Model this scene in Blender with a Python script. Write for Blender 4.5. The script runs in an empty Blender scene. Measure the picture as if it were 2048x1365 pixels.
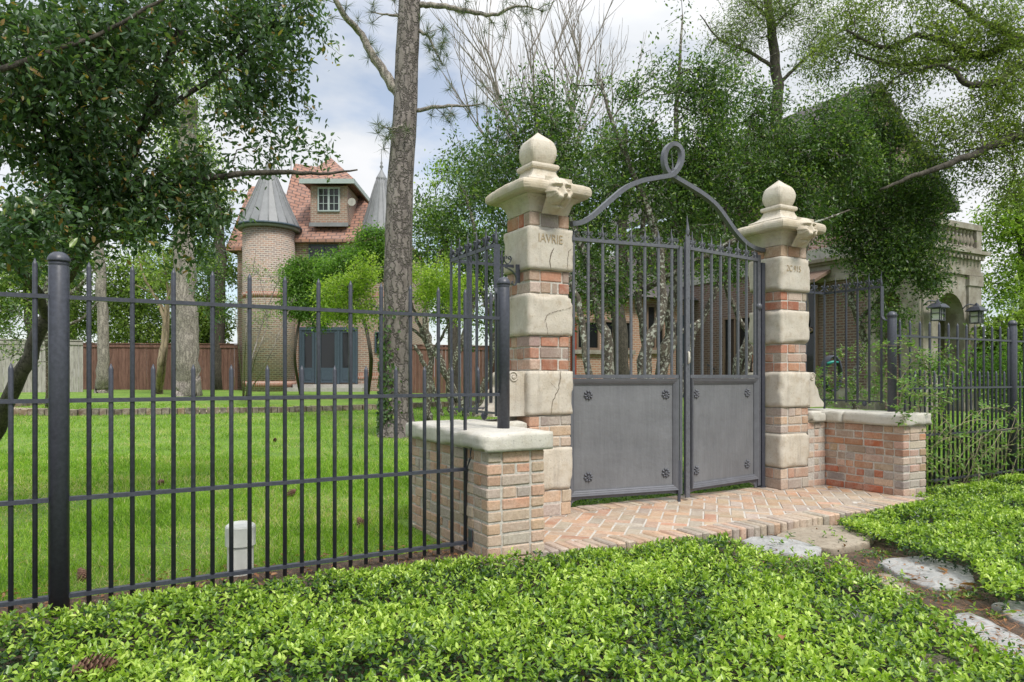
import bpy, math, random
import numpy as np
from mathutils import Vector, Matrix, noise as mnoise
R = math.radians
rng = np.random.default_rng(7)
random.seed(7)
scene = bpy.context.scene
COL = scene.collection

# ------------------------------------------------------------------ camera
FOC, CX, CYH, EYE = 1400.0, 1024.0, 754.0, 1.1      # focal in px of a 2048-wide photo, horizon row, eye height
cam_d = bpy.data.cameras.new('camera'); cam_d.sensor_width = 36
cam_d.lens = 36 * FOC / 2048; cam_d.shift_y = (CYH - 682.5) / 2048
cam_d.clip_start = .05; cam_d.clip_end = 3000
cam = bpy.data.objects.new('camera', cam_d); COL.objects.link(cam)
cam.location = (0, 0, EYE); cam.rotation_euler = (R(90), 0, 0)
scene.camera = cam

# ------------------------------------------------------------------ world and sun
SUN_EL, SUN_AZ = 52.0, 148.0        # azimuth measured clockwise from +Y: behind the viewer's right shoulder
world = bpy.data.worlds.new('World'); scene.world = world; world.use_nodes = True
nt = world.node_tree; nt.nodes.clear()
def wn(t, **k):
    n = nt.nodes.new(t)
    for a, b in k.items(): setattr(n, a, b)
    return n
out = wn('ShaderNodeOutputWorld')
sky = wn('ShaderNodeTexSky', sky_type='NISHITA', sun_disc=False, sun_elevation=R(SUN_EL), sun_rotation=R(SUN_AZ))
bg1 = wn('ShaderNodeBackground'); bg1.inputs[1].default_value = .115
nt.links.new(sky.outputs[0], bg1.inputs[0])
tc = wn('ShaderNodeTexCoord')
mp = wn('ShaderNodeMapping'); mp.inputs['Scale'].default_value = (1.0, 1.0, 2.2); mp.inputs['Location'].default_value = (.35, .1, .0)
nt.links.new(tc.outputs['Generated'], mp.inputs[0])
n1 = wn('ShaderNodeTexNoise'); n1.inputs['Scale'].default_value = 2.6; n1.inputs['Detail'].default_value = 7; n1.inputs['Roughness'].default_value = .52
nt.links.new(mp.outputs[0], n1.inputs[0])
rp = wn('ShaderNodeValToRGB'); rp.color_ramp.elements[0].color = (.38, .38, .38, 1); rp.color_ramp.elements[0].position = .40; rp.color_ramp.elements[1].position = .52
nt.links.new(n1.outputs[0], rp.inputs[0])
n2 = wn('ShaderNodeTexNoise'); n2.inputs['Scale'].default_value = 4.0; n2.inputs['Detail'].default_value = 5
nt.links.new(mp.outputs[0], n2.inputs[0])
rc = wn('ShaderNodeValToRGB')
rc.color_ramp.elements[0].position = .38; rc.color_ramp.elements[0].color = (.68, .72, .77, 1)
rc.color_ramp.elements[1].position = .62; rc.color_ramp.elements[1].color = (.86, .87, .89, 1)
nt.links.new(n2.outputs[0], rc.inputs[0])
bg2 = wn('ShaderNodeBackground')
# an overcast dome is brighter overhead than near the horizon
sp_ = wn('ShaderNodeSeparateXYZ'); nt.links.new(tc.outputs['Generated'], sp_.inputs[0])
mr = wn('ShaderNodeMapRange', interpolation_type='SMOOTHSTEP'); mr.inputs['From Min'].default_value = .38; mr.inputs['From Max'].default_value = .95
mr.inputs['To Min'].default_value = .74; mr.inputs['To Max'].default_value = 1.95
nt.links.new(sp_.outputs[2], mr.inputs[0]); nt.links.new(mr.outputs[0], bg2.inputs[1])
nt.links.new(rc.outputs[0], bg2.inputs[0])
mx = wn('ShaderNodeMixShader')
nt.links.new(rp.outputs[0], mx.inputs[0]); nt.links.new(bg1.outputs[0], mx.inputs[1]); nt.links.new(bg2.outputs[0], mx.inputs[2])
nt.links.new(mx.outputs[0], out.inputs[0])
sd = bpy.data.lights.new('sun', 'SUN'); sd.energy = 2.0; sd.angle = R(14); sd.color = (1, .95, .87)
sun = bpy.data.objects.new('sun', sd); COL.objects.link(sun)
dv = Vector((math.sin(R(SUN_AZ)) * math.cos(R(SUN_EL)), math.cos(R(SUN_AZ)) * math.cos(R(SUN_EL)), math.sin(R(SUN_EL))))
sun.rotation_euler = dv.to_track_quat('Z', 'Y').to_euler(); sun.location = dv * 40
scene.view_settings.view_transform = 'Standard'; scene.view_settings.look = 'None'
scene.view_settings.exposure = 0.60; scene.view_settings.gamma = 1
try:
    scene.cycles.max_bounces = 8; scene.cycles.transparent_max_bounces = 8
    scene.cycles.diffuse_bounces = 5; scene.cycles.glossy_bounces = 2
except Exception: pass

# ------------------------------------------------------------------ frames
TH = R(29.0); CT, ST = math.cos(TH), math.sin(TH)
def G(u, v, z=0.0): return (CT * u - ST * v, ST * u + CT * v, z)       # gate frame -> world
def UV(x, y): return (CT * x + ST * y, -ST * x + CT * y)
def P(px, py, Y): return ((px - CX) / FOC * Y, Y, EYE - (py - CYH) / FOC * Y)
def terr(x, y):                                                       # lawn height
    v = -ST * x + CT * y
    return -.03 + .0245 * max(0.0, min(v, 27) - 5.2) + .008 * max(0.0, min(v, 60) - 27) - .16 * min(1, max(0, (4.3 - v) / .3))
def PG(px, py, dz=0.0):
    Y = 5.0
    k = (py - CYH) / FOC
    for _ in range(60):
        Y = .6 * Y + .4 * (EYE - terr((px - CX) / FOC * Y, Y) - dz) / max(k, 1e-4)
    X = (px - CX) / FOC * Y
    return (X, Y, terr(X, Y) + dz)
def PZ(px, py, z):                                                    # point on a level z
    Y = (EYE - z) * FOC / (py - CYH)
    return ((px - CX) / FOC * Y, Y, z)

# ------------------------------------------------------------------ materials
def newmat(name):
    m = bpy.data.materials.new(name); m.use_nodes = True
    t = m.node_tree; b = t.nodes['Principled BSDF']
    return m, t, b
def nd(t, kind, **k):
    n = t.nodes.new(kind)
    for a, b in k.items():
        if a in ('inp',):
            for kk, vv in b.items(): n.inputs[kk].default_value = vv
        else: setattr(n, a, b)
    return n
def ramp(t, fac, stops):
    r = t.nodes.new('ShaderNodeValToRGB'); cr = r.color_ramp
    while len(cr.elements) < len(stops): cr.elements.new(.5)
    for e, (p, c) in zip(cr.elements, stops):
        e.position = p; e.color = (*c, 1) if len(c) == 3 else c
    t.links.new(fac, r.inputs[0]); return r.outputs[0]
def tnoise(t, scale, detail=4, rough=.55, coord=None, stretch=None):
    n = nd(t, 'ShaderNodeTexNoise', inp={'Scale': scale, 'Detail': detail, 'Roughness': rough})
    c = nd(t, 'ShaderNodeTexCoord')
    src = c.outputs['Object'] if coord is None else coord
    if stretch:
        mpn = nd(t, 'ShaderNodeMapping'); mpn.inputs['Scale'].default_value = stretch
        t.links.new(src, mpn.inputs[0]); src = mpn.outputs[0]
    t.links.new(src, n.inputs['Vector']); return n.outputs[0]
def mixc(t, fac, a, b, mode='MIX'):
    m = nd(t, 'ShaderNodeMix', data_type='RGBA', blend_type=mode)
    for i, s in ((0, fac), (6, a), (7, b)):
        if isinstance(s, (int, float)): m.inputs[i].default_value = s
        elif isinstance(s, tuple): m.inputs[i].default_value = (*s, 1) if len(s) == 3 else s
        else: t.links.new(s, m.inputs[i])
    return m.outputs[2]
def bump(t, b, h, strength=.3, dist=.01):
    n = nd(t, 'ShaderNodeBump', inp={'Strength': strength, 'Distance': dist})
    t.links.new(h, n.inputs['Height']); t.links.new(n.outputs[0], b.inputs['Normal'])
def simple(name, col, rough=.6, metal=0., nscale=30, amt=.35, bstr=.15, bdist=.003, spec=.5, stretch=None):
    m, t, b = newmat(name)
    n = tnoise(t, nscale, 5, .6, stretch=stretch)
    lo = tuple(c * (1 - amt) for c in col); hi = tuple(min(1, c * (1 + amt)) for c in col)
    t.links.new(ramp(t, n, [(.3, lo), (.7, hi)]), b.inputs['Base Color'])
    b.inputs['Roughness'].default_value = rough; b.inputs['Metallic'].default_value = metal
    b.inputs['Specular IOR Level'].default_value = spec
    if bstr: bump(t, b, n, bstr, bdist)
    return m
M = {}
M['iron'] = simple('fence_paint', (.046, .050, .066), .40, 0, 55, .28, .2, .002)
M['gate_iron'] = simple('gate_paint', (.10, .104, .120), .38, 0, 40, .22, .15, .002)
def gate_panel_mat():
    m, t, b = newmat('gate_panel_paint')
    a = tnoise(t, 3.0, 5, .6); s = tnoise(t, 9, 5, .65, stretch=(5, 5, .35)); f = tnoise(t, 70, 4, .6)
    c1 = ramp(t, a, [(.3, (.115, .118, .127)), (.7, (.16, .164, .174))])
    c2 = mixc(t, .13, c1, ramp(t, s, [(.35, (.12, .123, .13)), (.65, (.28, .285, .30))]))
    sp = ramp(t, f, [(.70, (0, 0, 0)), (.76, (1, 1, 1))])
    c3 = mixc(t, sp, c2, (.10, .085, .075))
    t.links.new(c3, b.inputs['Base Color']); b.inputs['Roughness'].default_value = .45
    rs = tnoise(t, 14, 5, .7); c4 = mixc(t, ramp(t, rs, [(.66, (0, 0, 0)), (.74, (.7, .7, .7))]), c3, (.15, .125, .11))
    t.links.new(c4, b.inputs['Base Color']); bump(t, b, a, .5, .03); return m
M['panel'] = gate_panel_mat()
def stone_mat(name, lo, hi, stain, sc=1.0):
    m, t, b = newmat(name)
    a = tnoise(t, 5 * sc, 6, .6); f = tnoise(t, 60 * sc, 6, .7); g = tnoise(t, 16 * sc, 5, .65)
    c = ramp(t, a, [(.32, lo), (.68, hi)])
    c = mixc(t, ramp(t, g, [(.50, (0, 0, 0)), (.74, (.75, .75, .75))]), c, stain)
    c = mixc(t, ramp(t, f, [(.30, (.55, .55, .55)), (.42, (0, 0, 0))]), c, tuple(x * .6 for x in lo))
    st = tnoise(t, 9 * sc, 5, .65, stretch=(3, 3, .3)); pt = tnoise(t, 95 * sc, 3, .6); gr = tnoise(t, 2.4 * sc, 5, .6)
    c = mixc(t, ramp(t, st, [(.54, (0, 0, 0)), (.72, (.55, .55, .55))]), c, tuple(x * y for x, y in zip(lo, (.66, .66, .70))))
    c = mixc(t, ramp(t, gr, [(.42, (0, 0, 0)), (.66, (.5, .5, .5))]), c, (.46, .44, .40))
    c = mixc(t, ramp(t, pt, [(.64, (0, 0, 0)), (.70, (.8, .8, .8))]), c, tuple(x * .38 for x in lo))
    t.links.new(c, b.inputs['Base Color']); b.inputs['Roughness'].default_value = .9
    h = mixc(t, .45, g, f); bump(t, b, h, .55, .012); return m
M['stone'] = stone_mat('limestone', (.46, .405, .325), (.59, .535, .45), (.37, .285, .19))
M['capstone'] = stone_mat('cap_stone', (.50, .475, .41), (.60, .575, .51), (.40, .36, .28))
M['carved'] = stone_mat('carved_stone', (.46, .39, .29), (.56, .49, .385), (.33, .25, .15))
M['crack'] = simple('crack_shadow', (.10, .075, .05), .95, 0, 40, .3, 0)
M['mortar'] = simple('mortar', (.47, .44, .395), .95, 0, 60, .25, .5, .006)
M['lettering'] = simple('worn_lettering', (.36, .28, .18), .95, 0, 80, .3, 0)
def brick_mat():
    m, t, b = newmat('old_brick')
    at = nd(t, 'ShaderNodeVertexColor', layer_name='Col')
    f = tnoise(t, 55, 6, .7); g = tnoise(t, 9, 5, .6); p = tnoise(t, 130, 2, .5)
    c = mixc(t, ramp(t, g, [(.42, (0, 0, 0)), (.72, (.5, .5, .5))]), at.outputs[0], (.56, .50, .42))
    c = mixc(t, ramp(t, f, [(.35, (.6, .6, .6)), (.6, (0, 0, 0))]), c, mixc(t, .55, at.outputs[0], (.12, .07, .05)))
    c = mixc(t, ramp(t, p, [(.70, (0, 0, 0)), (.74, (1, 1, 1))]), c, (.04, .025, .02))
    t.links.new(c, b.inputs['Base Color']); b.inputs['Roughness'].default_value = .92
    bump(t, b, f, .6, .006); return m
M['brick'] = brick_mat()
def leaf_mat(name, stops, trans=.3, rough=.42, spec=.35):
    m, t, b = newmat(name)
    at = nd(t, 'ShaderNodeAttribute', attribute_name='tone', attribute_type='GEOMETRY')
    c = ramp(t, at.outputs['Fac'], stops)
    t.links.new(c, b.inputs['Base Color']); b.inputs['Roughness'].default_value = rough
    b.inputs['Specular IOR Level'].default_value = spec
    tr = nd(t, 'ShaderNodeBsdfTranslucent'); t.links.new(mixc(t, 1.0, c, (1.5, 1.7, .7), 'MULTIPLY'), tr.inputs[0])
    ms = nd(t, 'ShaderNodeMixShader'); ms.inputs[0].default_value = trans
    o = t.nodes['Material Output']
    t.links.new(b.outputs[0], ms.inputs[1]); t.links.new(tr.outputs[0], ms.inputs[2]); t.links.new(ms.outputs[0], o.inputs[0])
    return m
M['l_near'] = leaf_mat('oak_leaf', [(0, (.025, .058, .022)), (.45, (.060, .115, .048)), (.80, (.11, .175, .085)), (.93, (.18, .27, .06)), (1, (.30, .19, .06))], .34, .33, .55)
M['l_dark'] = leaf_mat('evergreen_leaf', [(0, (.028, .060, .018)), (.5, (.070, .130, .036)), (.85, (.135, .215, .05)), (1, (.24, .32, .07))], .36, .36, .5)
M['l_mid'] = leaf_mat('shrub_leaf', [(0, (.05, .11, .02)), (.5, (.11, .22, .04)), (1, (.24, .38, .07))], .38)
M['l_bright'] = leaf_mat('maple_leaf', [(0, (.09, .16, .02)), (.5, (.21, .33, .04)), (1, (.42, .52, .10))], .4)
M['l_bg'] = leaf_mat('background_leaf', [(0, (.08, .13, .035)), (.5, (.18, .27, .06)), (1, (.34, .42, .12))], .4)
M['l_oak'] = leaf_mat('spring_leaf', [(0, (.06, .10, .02)), (.5, (.14, .19, .045)), (1, (.26, .31, .08))], .4)
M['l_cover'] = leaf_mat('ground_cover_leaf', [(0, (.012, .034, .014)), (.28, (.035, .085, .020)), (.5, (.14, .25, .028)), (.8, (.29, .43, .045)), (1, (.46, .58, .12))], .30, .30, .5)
M['l_grass'] = leaf_mat('grass_blade', [(0, (.07, .15, .015)), (.5, (.19, .34, .025)), (.82, (.31, .44, .06)), (1, (.46, .42, .21))], .35, .5, .3)
M['l_pine'] = leaf_mat('pine_needle', [(0, (.05, .07, .03)), (.6, (.10, .15, .05)), (1, (.22, .17, .09))], .15, .5)
M['l_rose'] = leaf_mat('rose_leaf', [(0, (.06, .12, .03)), (.6, (.14, .26, .06)), (1, (.33, .40, .14))], .35)
M['dry'] = leaf_mat('dry_leaf', [(0, (.18, .075, .03)), (1, (.36, .18, .08))], .2)
def bark(name, lo, hi, scale=12, stretch=(1, 1, .25), bs=.8, bd=.03, lichen=None):
    m, t, b = newmat(name)
    n = tnoise(t, scale, 6, .7, stretch=stretch); v = nd(t, 'ShaderNodeTexVoronoi', feature='DISTANCE_TO_EDGE', inp={'Scale': scale * .9})
    c0 = nd(t, 'ShaderNodeTexCoord'); mpn = nd(t, 'ShaderNodeMapping'); mpn.inputs['Scale'].default_value = stretch
    t.links.new(c0.outputs['Object'], mpn.inputs[0])
    wob = mixc(t, .12, mpn.outputs[0], nd_noise_col(t, scale * 1.3)); t.links.new(wob, v.inputs['Vector'])
    c = ramp(t, n, [(.3, lo), (.7, hi)])
    edge = ramp(t, v.outputs[0], [(.0, (.7, .7, .7)), (.12, (0, 0, 0))])
    c = mixc(t, edge, c, tuple(x * .35 for x in lo))
    if lichen:
        l = tnoise(t, 22, 4, .6); c = mixc(t, ramp(t, l, [(.52, (0, 0, 0)), (.60, (1, 1, 1))]), c, lichen)
    t.links.new(c, b.inputs['Base Color']); b.inputs['Roughness'].default_value = .95
    h = mixc(t, .6, n, ramp(t, v.outputs[0], [(0, (0, 0, 0)), (.15, (1, 1, 1))]))
    bump(t, b, h, bs, bd); return m
def nd_noise_col(t, s):
    n = nd(t, 'ShaderNodeTexNoise', inp={'Scale': s, 'Detail': 3}); c = nd(t, 'ShaderNodeTexCoord')
    t.links.new(c.outputs['Object'], n.inputs['Vector']); return n.outputs[1]
M['b_pine'] = bark('pine_bark', (.12, .10, .092), (.27, .235, .22), 11, (1, 1, .35), .9, .04)
M['b_dark'] = bark('dark_bark', (.035, .030, .024), (.11, .095, .075), 18, (1, 1, .4), .5, .01)
M['b_lichen'] = bark('lichen_bark', (.05, .042, .032), (.14, .12, .09), 16, (1, 1, .4), .5, .01, (.34, .35, .29))
M['b_grey'] = bark('grey_bark', (.17, .15, .13), (.38, .34, .30), 14, (1, 1, .2), .7, .02)
M['b_tan'] = bark('smooth_tan_bark', (.20, .155, .10), (.36, .29, .20), 5, (1, 1, .15), .3, .01)
M['b_bare'] = simple('bare_twig', (.24, .21, .19), .9, 0, 20, .3, 0)

# ------------------------------------------------------------------ mesh builder
class MB:
    def __init__(s): s.v = []; s.f = []; s.c = []; s.n = 0; s.sm = []
    def add(s, verts, faces, col=None, smooth=False):
        verts = [tuple(p) for p in verts]
        s.v += verts; o = s.n; s.f += [tuple(i + o for i in f) for f in faces]; s.n += len(verts)
        s.c += [col or (1, 1, 1)] * len(verts); s.sm += [smooth] * len(faces)
        return s
    def box(s, a, b, col=None):
        x0, y0, z0 = a; x1, y1, z1 = b
        return s.add([(x0, y0, z0), (x1, y0, z0), (x1, y1, z0), (x0, y1, z0), (x0, y0, z1), (x1, y0, z1), (x1, y1, z1), (x0, y1, z1)],
                     [(0, 3, 2, 1), (4, 5, 6, 7), (0, 1, 5, 4), (1, 2, 6, 5), (2, 3, 7, 6), (3, 0, 4, 7)], col)
    def cbox(s, a, b, ch=.006, col=None, jit=0.):                       # chamfered box
        r = random.uniform
        a = [a[i] + r(-jit, jit) for i in range(3)]; b = [b[i] + r(-jit, jit) for i in range(3)]
        V = []; idx = {}
        for cx in (0, 1):
            for cy in (0, 1):
                for cz in (0, 1):
                    for ax in range(3):
                        p = []
                        for i, c in enumerate((cx, cy, cz)):
                            e = a[i] if c == 0 else b[i]
                            if i != ax: e += ch if c == 0 else -ch
                            p.append(e + r(-jit, jit) * .4)
                        idx[(cx, cy, cz, ax)] = len(V); V.append(p)
        F = []
        for ax in range(3):
            o1, o2 = [i for i in range(3) if i != ax]
            for sd_ in (0, 1):
                q = []
                for c1, c2 in ((0, 0), (1, 0), (1, 1), (0, 1)):
                    c = [0, 0, 0]; c[ax] = sd_; c[o1] = c1; c[o2] = c2; q.append(idx[(*c, ax)])
                F.append(tuple(q))
        for ax in range(3):                                             # edges along ax
            o1, o2 = [i for i in range(3) if i != ax]
            for c1 in (0, 1):
                for c2 in (0, 1):
                    k0 = [0, 0, 0]; k0[o1] = c1; k0[o2] = c2; k1 = list(k0); k1[ax] = 1
                    F.append((idx[(*k0, o1)], idx[(*k1, o1)], idx[(*k1, o2)], idx[(*k0, o2)]))
        for cx in (0, 1):
            for cy in (0, 1):
                for cz in (0, 1): F.append(tuple(idx[(cx, cy, cz, ax)] for ax in range(3)))
        return s.add(V, F, col)
    def rough(s, a, b, rad=.015, n=(8, 8, 8), amp=.004, freq=9., col=None, seed=0., chip=0.):   # rounded, uneven block
        a = Vector(a); b = Vector(b); ia = a + Vector((rad,) * 3); ib = b - Vector((rad,) * 3)
        V = []; key = {}; F = []
        def vid(i, j, k):
            kk = (i, j, k)
            if kk not in key:
                p = Vector((a[0] + (b[0] - a[0]) * i / n[0], a[1] + (b[1] - a[1]) * j / n[1], a[2] + (b[2] - a[2]) * k / n[2]))
                q = Vector((min(max(p[t], ia[t]), ib[t]) for t in range(3))); d = p - q
                rr = rad
                if d.length > 1e-9:
                    ne = sum(1 for t in range(3) if abs(d[t]) > 1e-6)
                    if ne >= 2 and chip: rr = rad - chip * max(0, mnoise.noise(p * 6 + Vector((seed, 3, 1))) - .05) * (1.5 if ne == 2 else 2.2)
                    p = q + d.normalized() * rr
                    dn = d.normalized()
                else: dn = Vector((0, 0, 1))
                p = p + dn * amp * (mnoise.noise(p * freq + Vector((seed, 0, 0))) + .5 * mnoise.noise(p * freq * 2.7 + Vector((0, seed, 0))))
                key[kk] = len(V); V.append(p)
            return key[kk]
        for k in (0, n[2]):
            for i in range(n[0]):
                for j in range(n[1]):
                    q = (vid(i, j, k), vid(i + 1, j, k), vid(i + 1, j + 1, k), vid(i, j + 1, k)); F.append(q[::-1] if k == 0 else q)
        for j in (0, n[1]):
            for i in range(n[0]):
                for k in range(n[2]):
                    q = (vid(i, j, k), vid(i + 1, j, k), vid(i + 1, j, k + 1), vid(i, j, k + 1)); F.append(q if j == 0 else q[::-1])
        for i in (0, n[0]):
            for j in range(n[1]):
                for k in range(n[2]):
                    q = (vid(i, j, k), vid(i, j + 1, k), vid(i, j + 1, k + 1), vid(i, j, k + 1)); F.append(q[::-1] if i == 0 else q)
        return s.add(V, F, col, True)
    def tube(s, pts, rad, n=8, col=None, cap=True, smooth=True, flat=None):
        pts = [Vector(p) for p in pts]; N = len(pts)
        if not hasattr(rad, '__len__'): rad = [rad] * N
        V = []; F = []; ref = None
        for i in range(N):
            t = (pts[min(i + 1, N - 1)] - pts[max(i - 1, 0)])
            t = t.normalized() if t.length > 1e-9 else Vector((0, 0, 1))
            if ref is None: ref = Vector((1, 0, 0)) if abs(t.x) < .9 else Vector((0, 1, 0))
            x = (ref - t * ref.dot(t)).normalized(); ref = x; y = t.cross(x)
            for k in range(n):
                a = 2 * math.pi * (k + .5) / n
                V.append(pts[i] + x * math.cos(a) * rad[i] + y * math.sin(a) * rad[i] * (flat or 1))
        for i in range(N - 1):
            for k in range(n):
                k2 = (k + 1) % n; F.append((i * n + k, i * n + k2, (i + 1) * n + k2, (i + 1) * n + k))
        if cap: F.append(tuple(range(n))[::-1]); F.append(tuple((N - 1) * n + k for k in range(n)))
        return s.add(V, F, col, smooth)
    def bar(s, p0, p1, w, h, up=(0, 0, 1), col=None):                   # rectangular bar from p0 to p1, w across, h along up
        p0, p1, up = Vector(p0), Vector(p1), Vector(up); t = (p1 - p0).normalized()
        x = t.cross(up).normalized(); y = x.cross(t)
        V = []
        for p in (p0, p1):
            for a, b in ((-1, -1), (1, -1), (1, 1), (-1, 1)): V.append(p + x * a * w / 2 + y * b * h / 2)
        return s.add(V, [(0, 3, 2, 1), (4, 5, 6, 7), (0, 1, 5, 4), (1, 2, 6, 5), (2, 3, 7, 6), (3, 0, 4, 7)], col)
    def strip(s, pts, w, nrm, h, col=None):                             # swept flat bar: width w in the plane, depth h along nrm
        pts = [Vector(p) for p in pts]; nrm = Vector(nrm).normalized(); V = []; F = []; N = len(pts)
        for i in range(N):
            t = (pts[min(i + 1, N - 1)] - pts[max(i - 1, 0)]).normalized(); x = t.cross(nrm).normalized()
            for a, b in ((-1, -1), (1, -1), (1, 1), (-1, 1)): V.append(pts[i] + x * a * w / 2 + nrm * b * h / 2)
        for i in range(N - 1):
            for k in range(4): F.append((i * 4 + k, i * 4 + (k + 1) % 4, i * 4 + 4 + (k + 1) % 4, i * 4 + 4 + k))
        F += [(3, 2, 1, 0), tuple(4 * (N - 1) + k for k in range(4))]
        return s.add(V, F, col)
    def lathe(s, prof, c=(0, 0), n=24, col=None, smooth=True, half=None):
        V = []; F = []
        for r, z in prof:
            for k in range(n):
                a = 2 * math.pi * k / n; V.append((c[0] + r * math.cos(a), c[1] + r * math.sin(a), z))
        for i in range(len(prof) - 1):
            for k in range(n):
                k2 = (k + 1) % n; F.append((i * n + k, i * n + k2, (i + 1) * n + k2, (i + 1) * n + k))
        F += [tuple(range(n))[::-1], tuple((len(prof) - 1) * n + k for k in range(n))]
        return s.add(V, F, col, smooth)
    def square(s, prof, c=(0, 0), m=7, amp=.002, aspect=1., round_=.0, seed=0, col=None):  # square-plan stack with soft corners
        V = []; F = []; ring = []
        for e in range(4):
            for k in range(m):
                t = -1 + 2 * k / m
                x, y = [(t, -1), (1, t), (-t, 1), (-1, -t)][e]; ring.append((x, y))
        n = len(ring)
        for h, z in prof:
            for x, y in ring:
                f = 1 - round_ * max(0, (abs(x * y)) ** 6)
                p = Vector((c[0] + x * h * f, c[1] + y * h * f * aspect, z))
                q = amp * mnoise.noise(p * 14 + Vector((seed, 0, 0))); V.append((p.x + x * q, p.y + y * q, z + q * .6))
        for i in range(len(prof) - 1):
            for k in range(n):
                k2 = (k + 1) % n; F.append((i * n + k, i * n + k2, (i + 1) * n + k2, (i + 1) * n + k))
        F += [tuple(range(n))[::-1], tuple((len(prof) - 1) * n + k for k in range(n))]
        return s.add(V, F, col, False)
    def prism(s, poly, z0, z1, col=None, axis='z', depth=None):
        n = len(poly)
        if axis == 'z': V = [(x, y, z0) for x, y in poly] + [(x, y, z1) for x, y in poly]
        elif axis == 'y': V = [(x, z0, z) for x, z in poly] + [(x, z1, z) for x, z in poly]
        else: V = [(z0, y, z) for y, z in poly] + [(z1, y, z) for y, z in poly]
        F = [tuple(range(n)), tuple(range(2 * n - 1, n - 1, -1))] + [(k, n + k, n + (k + 1) % n, (k + 1) % n) for k in range(n)]
        return s.add(V, F, col)
    def arr(s): return np.array([tuple(p) for p in s.v], dtype=np.float64)

def set_mesh(me, V, F, smooth=False, cols=None, smflags=None):
    me.from_pydata([tuple(p) for p in V], [], F); me.update()
    if smflags is not None: me.polygons.foreach_set('use_smooth', np.array(smflags, dtype=bool))
    if cols is not None:
        a = me.color_attributes.new('Col', 'FLOAT_COLOR', 'POINT'); c = np.ones((len(V), 4), np.float32); c[:, :3] = np.array(cols); a.data.foreach_set('color', c.ravel())

def outward(me):
    import bmesh
    bm = bmesh.new(); bm.from_mesh(me); bmesh.ops.recalc_face_normals(bm, faces=bm.faces); bm.to_mesh(me); bm.free()

def meta(o, label=None, cat=None, group=None, kind=None):
    if label: o['label'] = label
    if cat: o['category'] = cat
    if group: o['group'] = group
    if kind: o['kind'] = kind
    return o
class Thing:                                                            # an Empty at the base; frame 'G' = gate axes, 'W' = world axes
    def __init__(s, name, label, cat, org, frame='W', group=None):
        s.org = Vector(org); s.frame = frame
        o = bpy.data.objects.new(name, None); o.empty_display_size = .1; COL.objects.link(o); s.o = o
        o.location = G(*org) if frame == 'G' else org
        if frame == 'G': o.rotation_euler = (0, 0, TH)
        meta(o, label, cat, group)
    def part(s, name, mb, mat, parent=None, label=None, smooth=None, colored=False, kind=None, mesh=None):
        o = link_mb(name, mb, mat, s.org, colored) if mesh is None else mesh
        o.parent = parent or s.o
        meta(o, label, None, None, kind)
        return o
def link_mb(name, mb, mat, org=(0, 0, 0), colored=False):
    me = bpy.data.meshes.new(name); org = Vector(org)
    set_mesh(me, [(p[0] - org[0], p[1] - org[1], p[2] - org[2]) for p in mb.v], mb.f, cols=mb.c if colored else None, smflags=mb.sm)
    outward(me); me.materials.append(M[mat] if isinstance(mat, str) else mat)
    o = bpy.data.objects.new(name, me); COL.objects.link(o); return o
def single(name, mb, mat, org, frame='W', label=None, cat=None, group=None, kind=None, colored=False):
    o = link_mb(name, mb, mat, org, colored); o.location = G(*org) if frame == 'G' else org
    if frame == 'G': o.rotation_euler = (0, 0, TH)
    return meta(o, label, cat, group, kind)

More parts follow.
